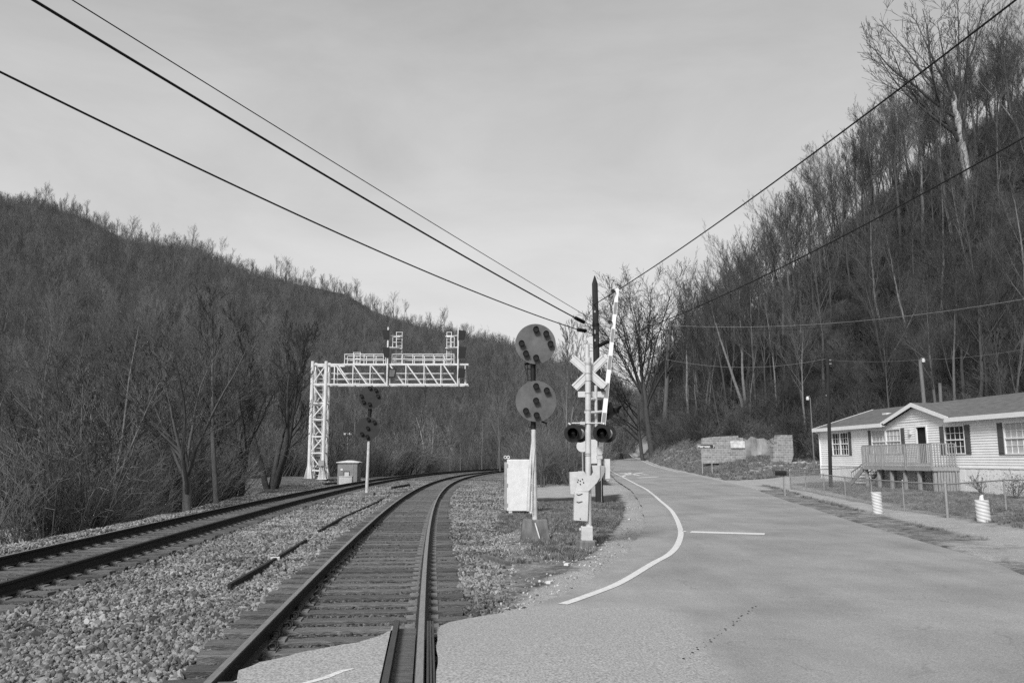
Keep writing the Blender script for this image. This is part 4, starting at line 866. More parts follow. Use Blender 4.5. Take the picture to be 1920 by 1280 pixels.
def flasher(px, py, d, ax, rpx, off_, nm='flashing_light'):
    c = q(px, py, d); ax = Vector(ax).normalized(); r = rpx * KG
    b = MB().tube([c, c + ax * .012], [r, r], 32, smooth=False); h = part(b, nm, M['dark'], t)
    part(arc_shell(MB(), c + ax * .01, r * .62, .26, R(-50), R(230), .006, 18, .35, ax), 'hood', M['dark'], t, h)
    part(MB().tube([c + ax * .012, c + ax * .03, c + ax * .035], [r * .56, r * .5, .001], 24), 'lens', M['lens'], t, h)
    part(MB().tube([c - ax * .16, c], [r * .34, r * .6], 18), 'housing', M['galv'] if off_ else M['dark'], t, h)
    return h
flasher(1074.5, 812, -.12, (-.12, -1, 0), 17, 1); flasher(1128.5, 812, -.12, (-.12, -1, 0), 17, 1)
flasher(1087, 813, .22, (.25, 1, 0), 16.5, 1); flasher(1139, 813, .22, (.25, 1, 0), 16.5, 1)
flasher(1137, 770, .3, (.8, .6, 0), 17, 0); flasher(1144, 768, .45, (.9, -.45, 0), 15, 0)
o = MB(); o.tube([q(1066, 793, -.06), q(1074, 800, -.1)], .02, 8); o.tube([q(1133, 793, -.06), q(1129, 800, -.1)], .02, 8); part(o, 'lamp_bracket', M['galv'], t)
# the arm: three nested lengths, striped
A0, A1 = q(1125.5, 850, .12), q(1157.5, 541, .12); ad_ = (A1 - A0).normalized(); an = ad_.cross(Vector((0, 1, 0))).normalized()
def arm_seg(t0, t1, w0, w1, dy=0):
    P, Q_ = A0.lerp(A1, t0), A0.lerp(A1, t1); return [P - an * w0 + Vector((0, dy, 0)), Q_ - an * w1 + Vector((0, dy, 0)), Q_ + an * w1 + Vector((0, dy, 0)), P + an * w0 + Vector((0, dy, 0))]
wd = lambda f: .052 - .014 * f
arm = part(MB().prism(arm_seg(0, 1, wd(0), wd(1)), (0, .03, 0)), 'gate_arm', gm('gate_arm_white', .8, .4, .05, 4), t)
o = MB(); st_ = MB()
bands = [(567, 590), (618, 643), (669, 695), (720, 748), (775, 812)]
for a, b in bands:
    f0, f1 = (850 - b) / 309, (850 - a) / 309; o.prism(arm_seg(f0, f1, wd(f0) * .8, wd(f1) * .8, -.004), (0, .006, 0))
part(o, 'dark_stripes', M['red'], t, arm)
for px, py in ((1149, 545), (1143, 603), (1129, 731)):
    c = q(px, py, .06); l = part(MB().tube([c + Vector((0, -.03, 0)), c + Vector((0, .05, 0))], [.035, .035], 12).box(c + Vector((.03, .03, -.01)), (.07, .03, .03)), 'arm_lamp', M['dark'], t)
o = MB(); o.prism([q(1119, 838, .1), q(1130, 838, .1), q(1129, 853, .1), q(1120, 853, .1)], (0, .06, 0)).box(q(1124, 857, .13), (.12, .08, .07)).box(q(1123, 866, .13), (.07, .07, .14)); part(o, 'arm_socket', M['galv'], t, bevel=.004)
pl = [(1084, 883), (1095, 883), (1100, 891), (1109, 891), (1112, 885), (1110, 872), (1125, 872), (1125, 895), (1119, 905), (1103, 921), (1080, 921)]
part(MB().prism([q(a, b, -.12) for a, b in pl[::-1]], (0, .035, 0)), 'counterweight_bracket', M['galv'], t, bevel=.004)
part(MB().prism([q(1112, 872, -.09), q(1134, 873, -.09), q(1134, 885, -.09), q(1127, 900, -.09), q(1119, 905, -.09)][::-1], (0, .30, 0)), 'arm_pivot_box', M['grey'], t, bevel=.004)
part(MB().prism([q(1077.5, 921, -.13), q(1104, 922, -.13), q(1102, 977, -.13), q(1076, 975, -.13)], (0, .26, 0)), 'gate_mechanism', M['galv'], t, bevel=.006)
o = MB()
for py in (926, 940): o.tube([q(1081, py, -.135), q(1084.5, py + 1.6, -.14), q(1092, py - .6, -.135)], .008, 5)
for px, py in ((1088, 901), (1092, 898), (1084, 899), (1083, 903), (1094, 904), (1088, 907), (1088, 972)): o.tube([q(px, py, -.12), q(px, py, -.135)], .014, 6)
part(o, 'bolts', M['dark'], t)
part(MB().prism([q(1068.5, 885, .02), q(1084, 884, .02), q(1084, 927, .02), q(1069.5, 926, .02)], (0, .26, 0)), 'rear_box', M['galv'], t, bevel=.005)
part(MB().prism([q(1134, 860, -.05), q(1144, 860, -.05), q(1144, 897, -.05), q(1135, 898, -.05)], (0, .16, 0)).box(q(1139, 900, 0), (.05, .05, .03)), 'side_junction_box', M['galv'], t, bevel=.005)
o = MB().box(q(1100, 999, 0), (.235, .22, .28)); 
for sx in (-1, 1):
    for sy in (-1, 1):
        for py in (988, 1010): o.tube([q(1100 + sx * 9, py, sy * .09), q(1100 + sx * 9, py - 3, sy * .09)], .018, 8)
o.tube([q(1086, 992, .05), q(1091, 992, .05)], .035, 10); part(o, 'base_casting', M['galv'], t, bevel=.012)
o = MB(); zb = GB - .15; c = q(1100, 1016, 0)
o.tube([Vector((c.x, YG, zb)), Vector((c.x, YG, c.z + .02)), Vector((c.x, YG, c.z + .05))], [.235, .215, .18], 8, smooth=False); part(o, 'concrete_base', M['concrete'], t)
# round sign seen from behind beyond the gate
p = Y(1093, 905, 27); zb = gz(p.x, 27); t = thing('road_sign', (p.x, 27, zb), 'blank back of a rounded road sign behind the crossing gate mast', 'road sign')
c = Y(1092, 836, 27); part(MB().tube([c, c + Vector((0, .005, 0))], [.2, .2], 24, smooth=False), 'sign_plate', M['alum'], t); part(MB().box(Y(1110, 846, 27), (.37, .006, .8)), 'box_sign', M['alum'], t, bevel=.01); part(MB().box((p.x, 27.03, (zb + c.z) / 2), (.04, .03, c.z - zb)), 'sign_post', M['grey'], t)
# ---- white relay cabinet
YC = 27.0; p = Y(971, 960, YC); zb = gz(p.x, YC)
t = thing('relay_cabinet', (p.x, YC, zb), 'tall white metal relay cabinet with lifting eyes beside the signal mast', 'equipment cabinet')
rot = Matrix.Rotation(R(12), 3, 'Z'); a = Y(950.5, 861, YC); b = Y(1000, 864, YC); zl = Y(970, 958, YC).z
fx = (a.x + b.x) / 2; W_ = b.x - a.x; H_ = a.z - zl
part(MB().box((fx, YC + .27, zl + H_ / 2), (W_, .5, H_)), 'cabinet_body', M['white'], t, bevel=.01)
part(MB().box((fx, YC - .008, zl + H_ / 2), (W_ * .985, .035, H_ * .985)), 'door', M['white'], t, bevel=.006)
part(MB().box((b.x - .09, YC - .04, zl + H_ * .5), (.03, .04, .16)).box((b.x - .09, YC - .035, zl + H_ * .5 - .14), (.05, .03, .06)), 'door_handle', M['grey'], t)
for hz in (.12, .5, .88): part(MB().cyl((a.x + .02, YC - .035, zl + H_ * hz - .06), (a.x + .02, YC - .035, zl + H_ * hz + .06), .014, n=8), 'hinge', M['grey'], t)
part(MB().box((a.x - .045, YC + .22, zl + H_ / 2 - .03), (.085, .34, H_ * .93)), 'grey_side_slab', M['grey'], t, bevel=.006)  # added slab, its grey makes the cabinet's left side darker
o = MB()
for px in (947.5, 953): c = Y(px, 857, YC + .1); o.tube([c + Vector((math.cos(s) * .045, 0, math.sin(s) * .045)) for s in np.linspace(0, 6.283, 15)], .014, 6, cap=False)
part(o, 'lifting_eyes', M['white'], t); o = MB()
for px in (957, 996): c = Y(px, 961, YC + .1); o.box((c.x, c.y, (zl + zb) / 2 - .05), (.12, .3, max(.1, zl - zb + .1)))
part(o, 'feet', M['white'], t); part(MB().box((fx, YC + .26, zl - .02), (W_, .52, .05)), 'plinth', M['dark'], t)
# ---- signal gantry
YT = 62.0; KT = YT / 1509; pb = Y(595, 896, YT); zg = gz(pb.x, YT) 
t = thing('signal_gantry', (pb.x, YT, zg), 'white steel lattice gantry reaching over both tracks with hooded signals', 'signal gantry')
yt = lambda px, py, d=0.: Y(px, py, YT + d)
xl_, xr_ = yt(583, 780).x, yt(608.5, 780).x; zt_ = yt(590, 677).z; DP = 1.15
o = MB()
for X in (xl_, xr_):
    for d in (0, DP): o.tube([(X, YT + d, zg), (X, YT + d, zt_)], .14 if d == 0 else .12, 12)
levels = [yt(590, py).z for py in (683, 720, 755.5, 786, 818, 849, 881.5)]
for z in levels:
    for d in (0, DP): o.bar((xl_, YT + d, z), (xr_, YT + d, z), .1)
    for X in (xl_, xr_): o.bar((X, YT, z), (X, YT + DP, z), .08)
part(o, 'tower_frame', M['gantrysteel'], t)
o = MB()
for i in range(len(levels) - 1):
    a, b = levels[i], levels[i + 1]; s = i % 2
    for d in (0, DP): X0, X1 = (xr_, xl_) if (s == 0) ^ (d > 0) else (xl_, xr_); o.bar((X0, YT + d, a), (X1, YT + d, b), .08)
    o.bar((xl_, YT + (0 if s else DP), a), (xl_, YT + (DP if s else 0), b), .07); o.bar((xr_, YT + (0 if s else DP), a), (xr_, YT + (DP if s else 0), b), .07)
part(o, 'tower_bracing', M['gantrysteel'], t)
o = MB()
for X in (xl_, xr_):
    for d in (0, DP):
        for a in range(4):
            dx, dy = (math.cos(a * math.pi / 2 + .78), math.sin(a * math.pi / 2 + .78)); o.prism([(X, YT + d, zg), (X + dx * .42, YT + d + dy * .42, zg), (X + dx * .42, YT + d + dy * .42, zg + .08), (X + dx * .14, YT + d + dy * .14, zg + 1.1), (X, YT + d, zg + 1.1)], (-dy * .03, dx * .03, 0))
        o.box((X, YT + d, zg + .02), (.8, .8, .05))
part(o, 'foot_gussets', M['gantrysteel'], t)
zt0, zb0 = yt(700, 683).z, yt(700, 720.5).z; xe = yt(878, 700).x
o = MB()
for d in (0, DP):
    for z in (zt0, zb0): o.bar((xl_, YT + d, z), (xe, YT + d, z), .12)
vs_ = [627, 661.7, 694, 727, 761, 795, 826.6, 859, 872]
for v in vs_:
    X = yt(v, 700).x
    for d in (0, DP): o.bar((X, YT + d, zb0), (X, YT + d, zt0), .075)
    for z in (zt0, zb0): o.bar((X, YT, z), (X, YT + DP, z), .07)
part(o, 'arm_chords', M['gantrysteel'], t)
o = MB()
for a, b in zip((629, 662, 695, 730, 763, 797, 831), (655, 688, 724, 757, 790, 821, 856)):
    for d in (0, DP): o.bar((yt(a, 683).x, YT + d, zt0), (yt(b, 720).x, YT + d, zb0), .09)
part(o, 'arm_bracing', M['gantrysteel'], t)
o = MB(); o.box(((yt(640, 683).x + xe) / 2, YT + DP / 2, zt0 + .07), (xe - yt(640, 683).x, DP * .8, .04)); part(o, 'walkway', M['gantrysteel'], t)
zr_ = yt(700, 663.5).z
for a, b in ((646, 719), (735, 851)):
    o = MB(); X0, X1 = yt(a, 670).x, yt(b, 670).x
    for d in (.05, DP - .05):
        for z in (zr_, (zr_ + zt0) / 2 + .05): o.bar((X0, YT + d, z), (X1, YT + d, z), .05)
        n = int((X1 - X0) / .95) + 1
        for i in range(n + 1): X = X0 + (X1 - X0) * i / n; o.bar((X, YT + d, zt0), (X, YT + d, zr_), .05)
    for X in (X0, X1):
        o.bar((X, YT, zr_), (X, YT + DP, zr_), .05)
    part(o, 'handrail', M['gantrysteel'], t)
o = MB(); X0, X1 = yt(613, 700).x, yt(722, 700).x; zc = (zt0 + zb0) / 2
for (X0, X1) in ((yt(620, 700).x, yt(719, 700).x), (yt(738, 700).x, yt(850, 700).x)):
    for d in (.3, DP - .2):
        for z in (zc + .12, zc - .32): o.bar((X0, YT + d, z), (X1, YT + d, z), .045)
part(o, 'lower_handrail', M['gantrysteel'], t)
def ladder(px0, px1, py0, py1, d, step, nm='ladder'):
    o = MB(); a, b = yt(px0, py0, d), yt(px1, py1, d); X0, X1 = a.x, b.x
    for X in (X0, X1): o.bar((X, YT + d, a.z), (X, YT + d, b.z), .045)
    z = min(a.z, b.z) + .1
    while z < max(a.z, b.z): o.bar((X0, YT + d, z), (X1, YT + d, z), .035); z += step
    part(o, nm, M['gantrysteel'], t)
ladder(743.5, 753, 622, 682, .5, .27); ladder(838, 846, 622, 682, .5, .27); ladder(663, 674, 660, 720, 1.0, .27); ladder(592, 600, 700, 893, .6, .3)
o = MB()
for px, s in ((728, 1), (859.5, -1)):
    X = yt(px, 650).x; o.tube([(X, YT - .2, yt(px, 724).z), (X, YT - .2, yt(px, 614).z)], .07, 10)
    for a, b in ((651, 651), (629, 629)):
        X2 = yt(px + s * 25, a).x; o.bar((X, YT - .1, yt(px, a).z), (X2, YT + .4, yt(px, a).z), .07 if a == 651 else .05)
    for k in (8, 15): X2 = yt(px + s * k, 640).x; o.bar((X2, YT + .1, yt(px, 651).z), (X2, YT + .1, yt(px, 631).z), .05)
    o.bar((yt(px + s * 8, 640).x, YT + .1, yt(px, 631).z), (yt(px + s * 22, 640).x, YT + .1, yt(px, 631).z), .05); o.bar((yt(px + s * 8, 640).x, YT + .1, yt(px, 641).z), (yt(px + s * 15, 640).x, YT + .1, yt(px, 641).z), .05)
    o.box((yt(px + s * 11, 650).x, YT + .2, yt(px, 651.5).z), (.8, .7, .04))
part(o, 'signal_platforms', M['gantrysteel'], t)
for (x0, y0, x1, y1, sk) in ((716.5, 618.5, 730, 636, -1), (717, 651, 730, 669.5, -1), (728, 690, 743, 708, 1), (859, 618.5, 874, 637, 1), (859, 649, 874.5, 671, 1), (858.5, 690, 873, 708, 1)):
    a, b = yt(x0, y0, -.35), yt(x1, y1, -.35); i = (x1 - x0) * .16; o = MB()
    l0, l1 = (x0 + i, x0) if sk < 0 else (x0, x0)
    pts = [yt(x0 if sk < 0 else x0 + 1, y0, -.35), yt(x1, y0 + (0 if sk < 0 else 1.5), -.35), yt(x1 - (0 if sk < 0 else 3), y1, -.35), yt(x0 + (3 if sk < 0 else 0), y1, -.35)]
    h = part(o.prism(pts[::-1], (0, .12, 0)), 'signal_head', M['dark'], t)
    c = sum(pts, Vector()) / 4; pin = [c + (p_ - c) * .74 + Vector((0, -.01, 0)) for p_ in pts]; part(MB().prism(pin[::-1], (0, .015, 0)), 'sun_shield', M['disc'] if x0 == 728 else M['dark'], t, h)
o = MB(); c = yt(603, 868, -.35); o.box(c, (.45, .3, .42)); part(o, 'control_box', M['grey'], t, bevel=.01)
o = MB()
for k in (-1, 0, 1): o.tube([(c.x + k * .14, c.y, zg), (c.x + k * .14, c.y, c.z - .2)], .04, 8)
part(o, 'conduit', M['gantrysteel'], t)
# ---- equipment shed
p = Y(651, 898, 60.5); zb = gz(p.x, 60.5) - .03
t = thing('equipment_shed', (p.x, 60.5, zb), 'small silver metal equipment shed with shallow pitched roof beside the gantry foot', 'equipment shed')
a, b = Y(633, 868, 60), Y(670, 868, 60); W_ = b.x - a.x; H_ = a.z - zb + .05; c = Vector(((a.x + b.x) / 2, 60.8, zb + H_ / 2))
part(MB().box(c, (W_, 1.5, H_)), 'shed_wall', gm('dull_shed_metal', .27, .4, .2, 1.5, metal=.3), t, bevel=.01)
o = MB(); z0 = zb + H_; o.prism([(c.x - W_ / 2 - .1, 59.95, z0 - .02), (c.x + W_ / 2 + .1, 59.95, z0 - .02), (c.x + W_ / 2 + .1, 59.95, z0 + .03), (c.x, 59.95, z0 + .16), (c.x - W_ / 2 - .1, 59.95, z0 + .03)], (0, 1.7, 0)); part(o, 'shed_roof', M['white'], t)
part(MB().box((c.x - .05, 60.03, zb + H_ * .48), (.42, .05, .42)), 'vent_frame', M['dark'], t); part(MB().box((c.x - .03, 60.0, zb + H_ * .46), (.34, .04, .36)), 'vent_panel', M['alum'], t)
part(MB().box((c.x - .42, 60.03, zb + H_ * .68), (.17, .03, .14)), 'notice_plate', M['white'], t); part(MB().box((c.x + W_ * .28, 60.04, zb + H_ / 2), (.03, .03, H_ * .96)), 'panel_seam', M['grey'], t)
p = Y(651, 893, 59.3); t2 = MB().box((p.x - .05, 59.2, gz(p.x, 59.2) + .3), (.95, .5, .56)).box((p.x - .05, 59.2, gz(p.x, 59.2) + .6), (1.0, .55, .04))
tag(t2.build('battery_box', M['alum'], bevel=.01), 'low pale battery box in front of the silver shed', 'battery box')
# ---- utility pole with insulators
YP = 33.5; p = Y(1124, 941, YP); zb = gz(p.x, YP); tp = Y(1115, 517, YP)
t = thing('utility_pole', (p.x, YP, zb), 'dark wooden utility pole with pointed top behind the crossing gate', 'utility pole')
o = MB(); P0 = Vector((p.x, YP, zb - .3)); pts = [P0.lerp(tp, f) for f in (0, .3, .6, .965, 1)]; o.tube(pts, [.165, .155, .14, .125, .02], 14); part(o, 'pole_shaft', M['pole'], t)
for (a, b, nm) in (((1079, 596), (1095, 604), 0), ((1084, 618), (1098, 620), 0), ((1123, 648), (1140, 640), 1)):
    A, B = Y(*a, YP - .5), Y(*b, YP - .15); o = MB(); n = 9
    o.tube([A.lerp(B, i / (2 * n)) for i in range(2 * n + 1)], [.05 if i % 2 else .085 for i in range(2 * n + 1)], 10); part(o, 'insulator', M['dark'], t)
o = MB(); o.tube([Y(1095, 604, YP - .15), Y(1111, 610, YP)], .012, 6); o.tube([Y(1098, 620, YP - .15), Y(1111, 626, YP)], .012, 6); o.tube([Y(1114, 645, YP), Y(1123, 648, YP - .1)], .03, 6)
o.tube([Y(1100, 596, YP - .3), Y(1106, 585, YP - .2), Y(1111, 578, YP - .14)], .01, 5); o.tube([Y(1100, 600, YP - .3), Y(1098, 590, YP - .2), Y(1103, 583, YP - .2), Y(1107, 592, YP - .2), Y(1104, 602, YP - .2)], .009, 5)
o.tube([Y(1118, 645, YP - .2), Y(1113, 650, YP - .2), Y(1113, 636, YP - .2), Y(1112, 600, YP - .15)], .014, 5); o.tube([Y(1119, 640, YP - .1), Y(1138, 665, YP + .3), Y(1150, 690, YP + 1)], .008, 5)
for py in (607, 610, 626): o.tube([Y(1116.5, py, YP), Y(1116.7, py + 1.5, YP)], .15, 12)
part(o, 'pole_hardware', M['dark'], t)
part(MB().box(Y(1115.2, 584, YP - .14), (.07, .02, .09)).box(Y(1115.5, 622, YP - .15), (.05, .02, .16)).box(Y(1115.5, 638, YP - .15), (.05, .02, .1)), 'tags', M['grey'], t)
part(MB().tube([Y(1128, 940, YP - .2), Y(1127, 800, YP - .2), Y(1133, 860, YP - .2)][:2], .02, 6), 'ground_conduit', M['palewire'], t)
# ---- overhead wires
def wire(name, pts, rad, label, mat=M['wire'], sag=0.0, ext=1.7, n=30, grp='overhead wires'):
    A, B = Vector(pts[0]), Vector(pts[1]); o = MB(); P = []
    B2 = A + (B - A) * ext; nn = int(n * ext)
    for i in range(nn + 1): f = i / nn; q_ = A.lerp(B2, f); g_ = f * ext; q_.z -= sag * (1 - abs(2 * min(g_, 1.2) - 1) ** 2) if g_ < 1.2 else 0; P.append(q_)
    if ext > 1.01 and sag: P = [p_ for i, p_ in enumerate(P) if i / nn * ext <= 1.19]
    o.tube(P, rad, 6); tag(o.build(name, mat), label, 'overhead wire', grp)
def at_z(px, py, z): d = ray(px, py); k = (z - CAMZ) / d.z; return Vector((d.x * k, d.y * k, z))
wire('overhead_wire', (Y(1079, 596, YP - .5), at_z(62, 0, 8.8)), .026, 'thick upper cable of the pair rising from the utility pole to the upper left', sag=.12)
wire('overhead_wire', (Y(1106, 596, YP - .1), at_z(135, 0, 9.0)), .011, 'thin cable just above the thick one left of the utility pole', sag=.05)
wire('overhead_wire', (Y(1084, 618, YP - .5), at_z(0, 135, 8.0)), .02, 'lowest cable left of the utility pole with a gentle sag', sag=.30)
wire('overhead_wire', (Y(1112, 572, YP), at_z(1905, 0, 8.8)), .018, 'upper cable rising from the utility pole over the steep hillside', sag=.22)
wire('overhead_wire', (Y(1140, 640, YP - .15), at_z(1920, 258, 7.4)), .016, 'lower cable rising from the utility pole over the steep hillside', sag=.32)
wire('overhead_wire', (Y(1130, 598, 60), Y(1924, 560, 40)), .012, 'pale slack cable crossing the hillside above the house', M['palewire'], sag=1.0, ext=1.1)
wire('overhead_wire', (Y(1130, 606, 60), Y(1924, 564, 40)), .012, 'dark slack cable just under the pale one on the hillside', sag=1.05, ext=1.1)
# ---- mobile home
HS0 = Vector((20.95, 54.6)); hd = Vector((1.65, -19.8)).normalized(); hn = Vector((hd.y, -hd.x)); hn = Vector((-abs(hn.x), -abs(hn.y) * 0 + (hd.x) * -1))
hn = Vector((hd.y, -hd.x)).normalized()                # towards the road
if hn.x > 0: hn = -hn
HL = 25.5; HW = 8.2
def wall_pt(px, py, out=0.):                           # (s, z) where a pixel ray meets the wall plane pushed out by out
    d = ray(px, py); o0 = HS0 + hn * out; k = (o0.x * hn.x + o0.y * hn.y) / (d.x * hn.x + d.y * hn.y); x_, y_ = d.x * k, d.y * k
    return (Vector((x_, y_)) - HS0).dot(hd), CAMZ + d.z * k
ZF, ZE = 1.2, 3.62
rzh = math.atan2(hd.y, hd.x)
t = thing('mobile_home', (HS0.x, HS0.y, .1), 'long white sided mobile home with shuttered windows and a peaked entry gable', 'mobile home', rz=rzh)
H0 = .1
# local frame: x along the wall towards the viewer's side, y away from the road (into the house), z up
_sg = 1 if (Matrix.Rotation(rzh, 2) @ Vector((0, 1))).dot(-hn) > 0 else -1
def lp(s, d, z): return Vector((s, _sg * d, z - H0))   # d: depth behind the front wall
def hbox(mb, s0, s1, d0, d1, z0, z1):
    a, b = lp(s0, d0, z0), lp(s1, d1, z1); return mb.box((a + b) / 2, (abs(b.x - a.x), abs(b.y - a.y), abs(b.z - a.z)))
def hpart(mb, name, mat, parent=None, bevel=0):
    return mb.build(name, mat, parent or t, bevel=bevel)
dsl, dzt = wall_pt(1718.5, 801); dsr, _ = wall_pt(1736.5, 801); dzt = max(dzt, 3.1); dzb = ZF + .02
def cut_wall(mb, s0, s1, z0, z1, holes):
    xs_ = sorted({s0, s1, *[h[0] for h in holes], *[h[1] for h in holes]}); zs_ = sorted({z0, z1, *[h[2] for h in holes], *[h[3] for h in holes]})
    for a, b in zip(xs_[:-1], xs_[1:]):
        for c, d_ in zip(zs_[:-1], zs_[1:]):
            m_ = ((a + b) / 2, (c + d_) / 2)
            if not any(h[0] < m_[0] < h[1] and h[2] < m_[1] < h[3] for h in holes):
                # lapped boards within the cell, each tilted a little
                z = c
                while z < d_ - 1e-6:
                    e = min((math.floor((z - 1.2) / .125 + 1e-6) + 1) * .125 + 1.2, d_); zb_ = math.floor((z - 1.2) / .125 + 1e-6) * .125 + 1.2
                    f = lambda q_: -.024 * (1 - (q_ - zb_) / .125)
                    v = [lp(a, f(z), z), lp(b, f(z), z), lp(b, f(e), e), lp(a, f(e), e), lp(a, 0.03, z), lp(b, .03, z)]
                    mb.add(v, [(0, 1, 2, 3), (4, 5, 1, 0)]); z = e
wins = []
for (x0, y0, x1, y1, k) in ((1561, 813, 1590, 852, 'twin'), (1635, 808, 1688, 849, 'pair'), (1772, 800.5, 1807, 849.5, 'dark'), (1883, 794, 1938, 849.5, 'near')):
    s0, za = wall_pt(x0, y0); s1, _ = wall_pt(x1, y0 - (x1 - x0) * .08); _, zb_ = wall_pt(x0, y1); wins.append([s0, s1, zb_, min(za, ZE - .25), k])
w_ = MB(); holes = [[a, b, c, d] for a, b, c, d, k in wins] + [[dsl, dsr, dzb, dzt]]
cut_wall(w_, 0, HL, ZF, ZE, holes)
# gable over the entry
gs0, _ = wall_pt(1665, 797); gs1, _ = wall_pt(1780, 783); gpk, gpz = wall_pt(1715, 757, .3); gm_ = (gs0 + gs1) / 2; gw = (gs1 - gs0) / 2; GZ = gpz - .1
z = ZE
while z < GZ - .02:
    e = min(z + .125, GZ); f0 = gw * (1 - (z - ZE) / (GZ - ZE)); f1 = gw * (1 - (e - ZE) / (GZ - ZE)); w_.add([lp(gm_ - f0, -.04, z), lp(gm_ + f0, -.04, z), lp(gm_ + f1, 0, e), lp(gm_ - f1, 0, e), lp(gm_ - f0, .02, z), lp(gm_ + f0, .02, z)], [(0, 1, 2, 3), (4, 5, 1, 0)]); z = e
# far end wall
w_.add([lp(0, 0, ZF), lp(0, HW, ZF), lp(0, HW, ZE), lp(0, HW / 2, ZE + 1.25), lp(0, 0, ZE)], [(0, 1, 2, 3, 4)])
w_.add([lp(HL, 0, ZF), lp(HL, HW, ZF), lp(HL, HW, ZE), lp(HL, HW / 2, ZE + 1.25), lp(HL, 0, ZE)], [(0, 1, 2, 3, 4)])
w_.add([lp(0, HW, ZF), lp(HL, HW, ZF), lp(HL, HW, ZE), lp(0, HW, ZE)], [(0, 1, 2, 3)])
hpart(w_, 'wall', M['siding'])
hpart(MB().add([lp(0, .08, ZF), lp(HL, .08, ZF), lp(HL, .08, ZE), lp(0, .08, ZE)], [(0, 1, 2, 3)]), 'dark_interior', M['void'])
sk = MB(); n = int(HL / .42)
for i in range(n + 1):
    a = i * .42; b = min(a + .405, HL); hbox(sk, a, b, -.005 if i % 2 else .004, .03, gz(HS0.x + hd.x * a, HS0.y + hd.y * a) - .2, ZF - .05)
hbox(sk, 0, HL, -.03, .03, ZF - .05, ZF + .0); hbox(sk, 0, .02, 0, HW, 0, ZF)
hpart(sk, 'skirting', gm('skirting_panel', .72, .6, .1, 2, .05))
# roof: two slopes with an overhang, and the gable roof running back into it
ro = MB(); OH = .35; RZ = ZE + 1.25; sl_ = 1.25 / (HW / 2); th = .06
def slab(P): a = [p_ for p_ in P]; ro.prism(a, (0, 0, th))
for a_, b_, e0 in ((-.3, gm_ - gw, -OH), (gm_ - gw, gm_ + gw, .08), (gm_ + gw, HL + .3, -OH)):
    slab([lp(a_, e0, ZE + e0 * sl_ + .05), lp(b_, e0, ZE + e0 * sl_ + .05), lp(b_, HW / 2, RZ + .05), lp(a_, HW / 2, RZ + .05)])
slab([lp(-.3, HW + OH, ZE - OH * sl_ + .05), lp(-.3, HW / 2, RZ + .05), lp(HL + .3, HW / 2, RZ + .05), lp(HL + .3, HW + OH, ZE - OH * sl_ + .05)])
gd = (GZ + .1 - ZE) / sl_; e_ = .25; gr = (GZ - ZE) / gw
for s in (-1, 1):
    P = [lp(gm_, -.26, GZ + .14), lp(gm_ + s * (gw + e_), -.26, ZE + .12 - e_ * gr), lp(gm_ + s * (gw + e_), .1, ZE + .13 - e_ * gr), lp(gm_, gd + .4, GZ + .14)]
    ro.prism(P if s > 0 else P[::-1], (0, 0, .05))
hpart(ro, 'roof', M['roof'])
tr = MB(); hbox(tr, -.32, gm_ - gw - .1, -OH - .03, -OH + .02, ZE - .2, ZE + .02); hbox(tr, gm_ + gw + .1, HL + .3, -OH - .03, -OH + .02, ZE - .2, ZE + .02); hbox(tr, -.3, gm_ - gw, -OH, 0, ZE - .16, ZE - .13); hbox(tr, gm_ + gw, HL + .3, -OH, 0, ZE - .16, ZE - .13)
for s in (-1, 1):
    tr.prism([lp(gm_, -.29, GZ + .19), lp(gm_ + s * (gw + .3), -.29, ZE + .15 - .3 * gr), lp(gm_ + s * (gw + .3), -.29, ZE - .05 - .3 * gr), lp(gm_, -.29, GZ - .03)], (0, _sg * .03, 0))
tr.prism([lp(-.32, -OH, ZE - .12), lp(-.32, HW / 2, RZ + .02), lp(-.32, HW / 2, RZ + .14), lp(-.32, -OH, ZE + .03)], (.02, 0, 0))
hbox(tr, -.01, .1, -.035, .02, ZF, ZE); hpart(tr, 'trim', M['trim'])
o = MB(); dsx = .05; o.tube([lp(.02, -OH, ZE - .15), lp(.05, -.06, ZE - .35), lp(.05, -.06, .25)], .04, 8); hpart(o, 'downspout', M['trim'])
o = MB(); hbox(o, 4.4, 4.9, HW * .25, HW * .25 + .4, ZE + .6, ZE + .84); hpart(o, 'roof_vent', M['trim'])
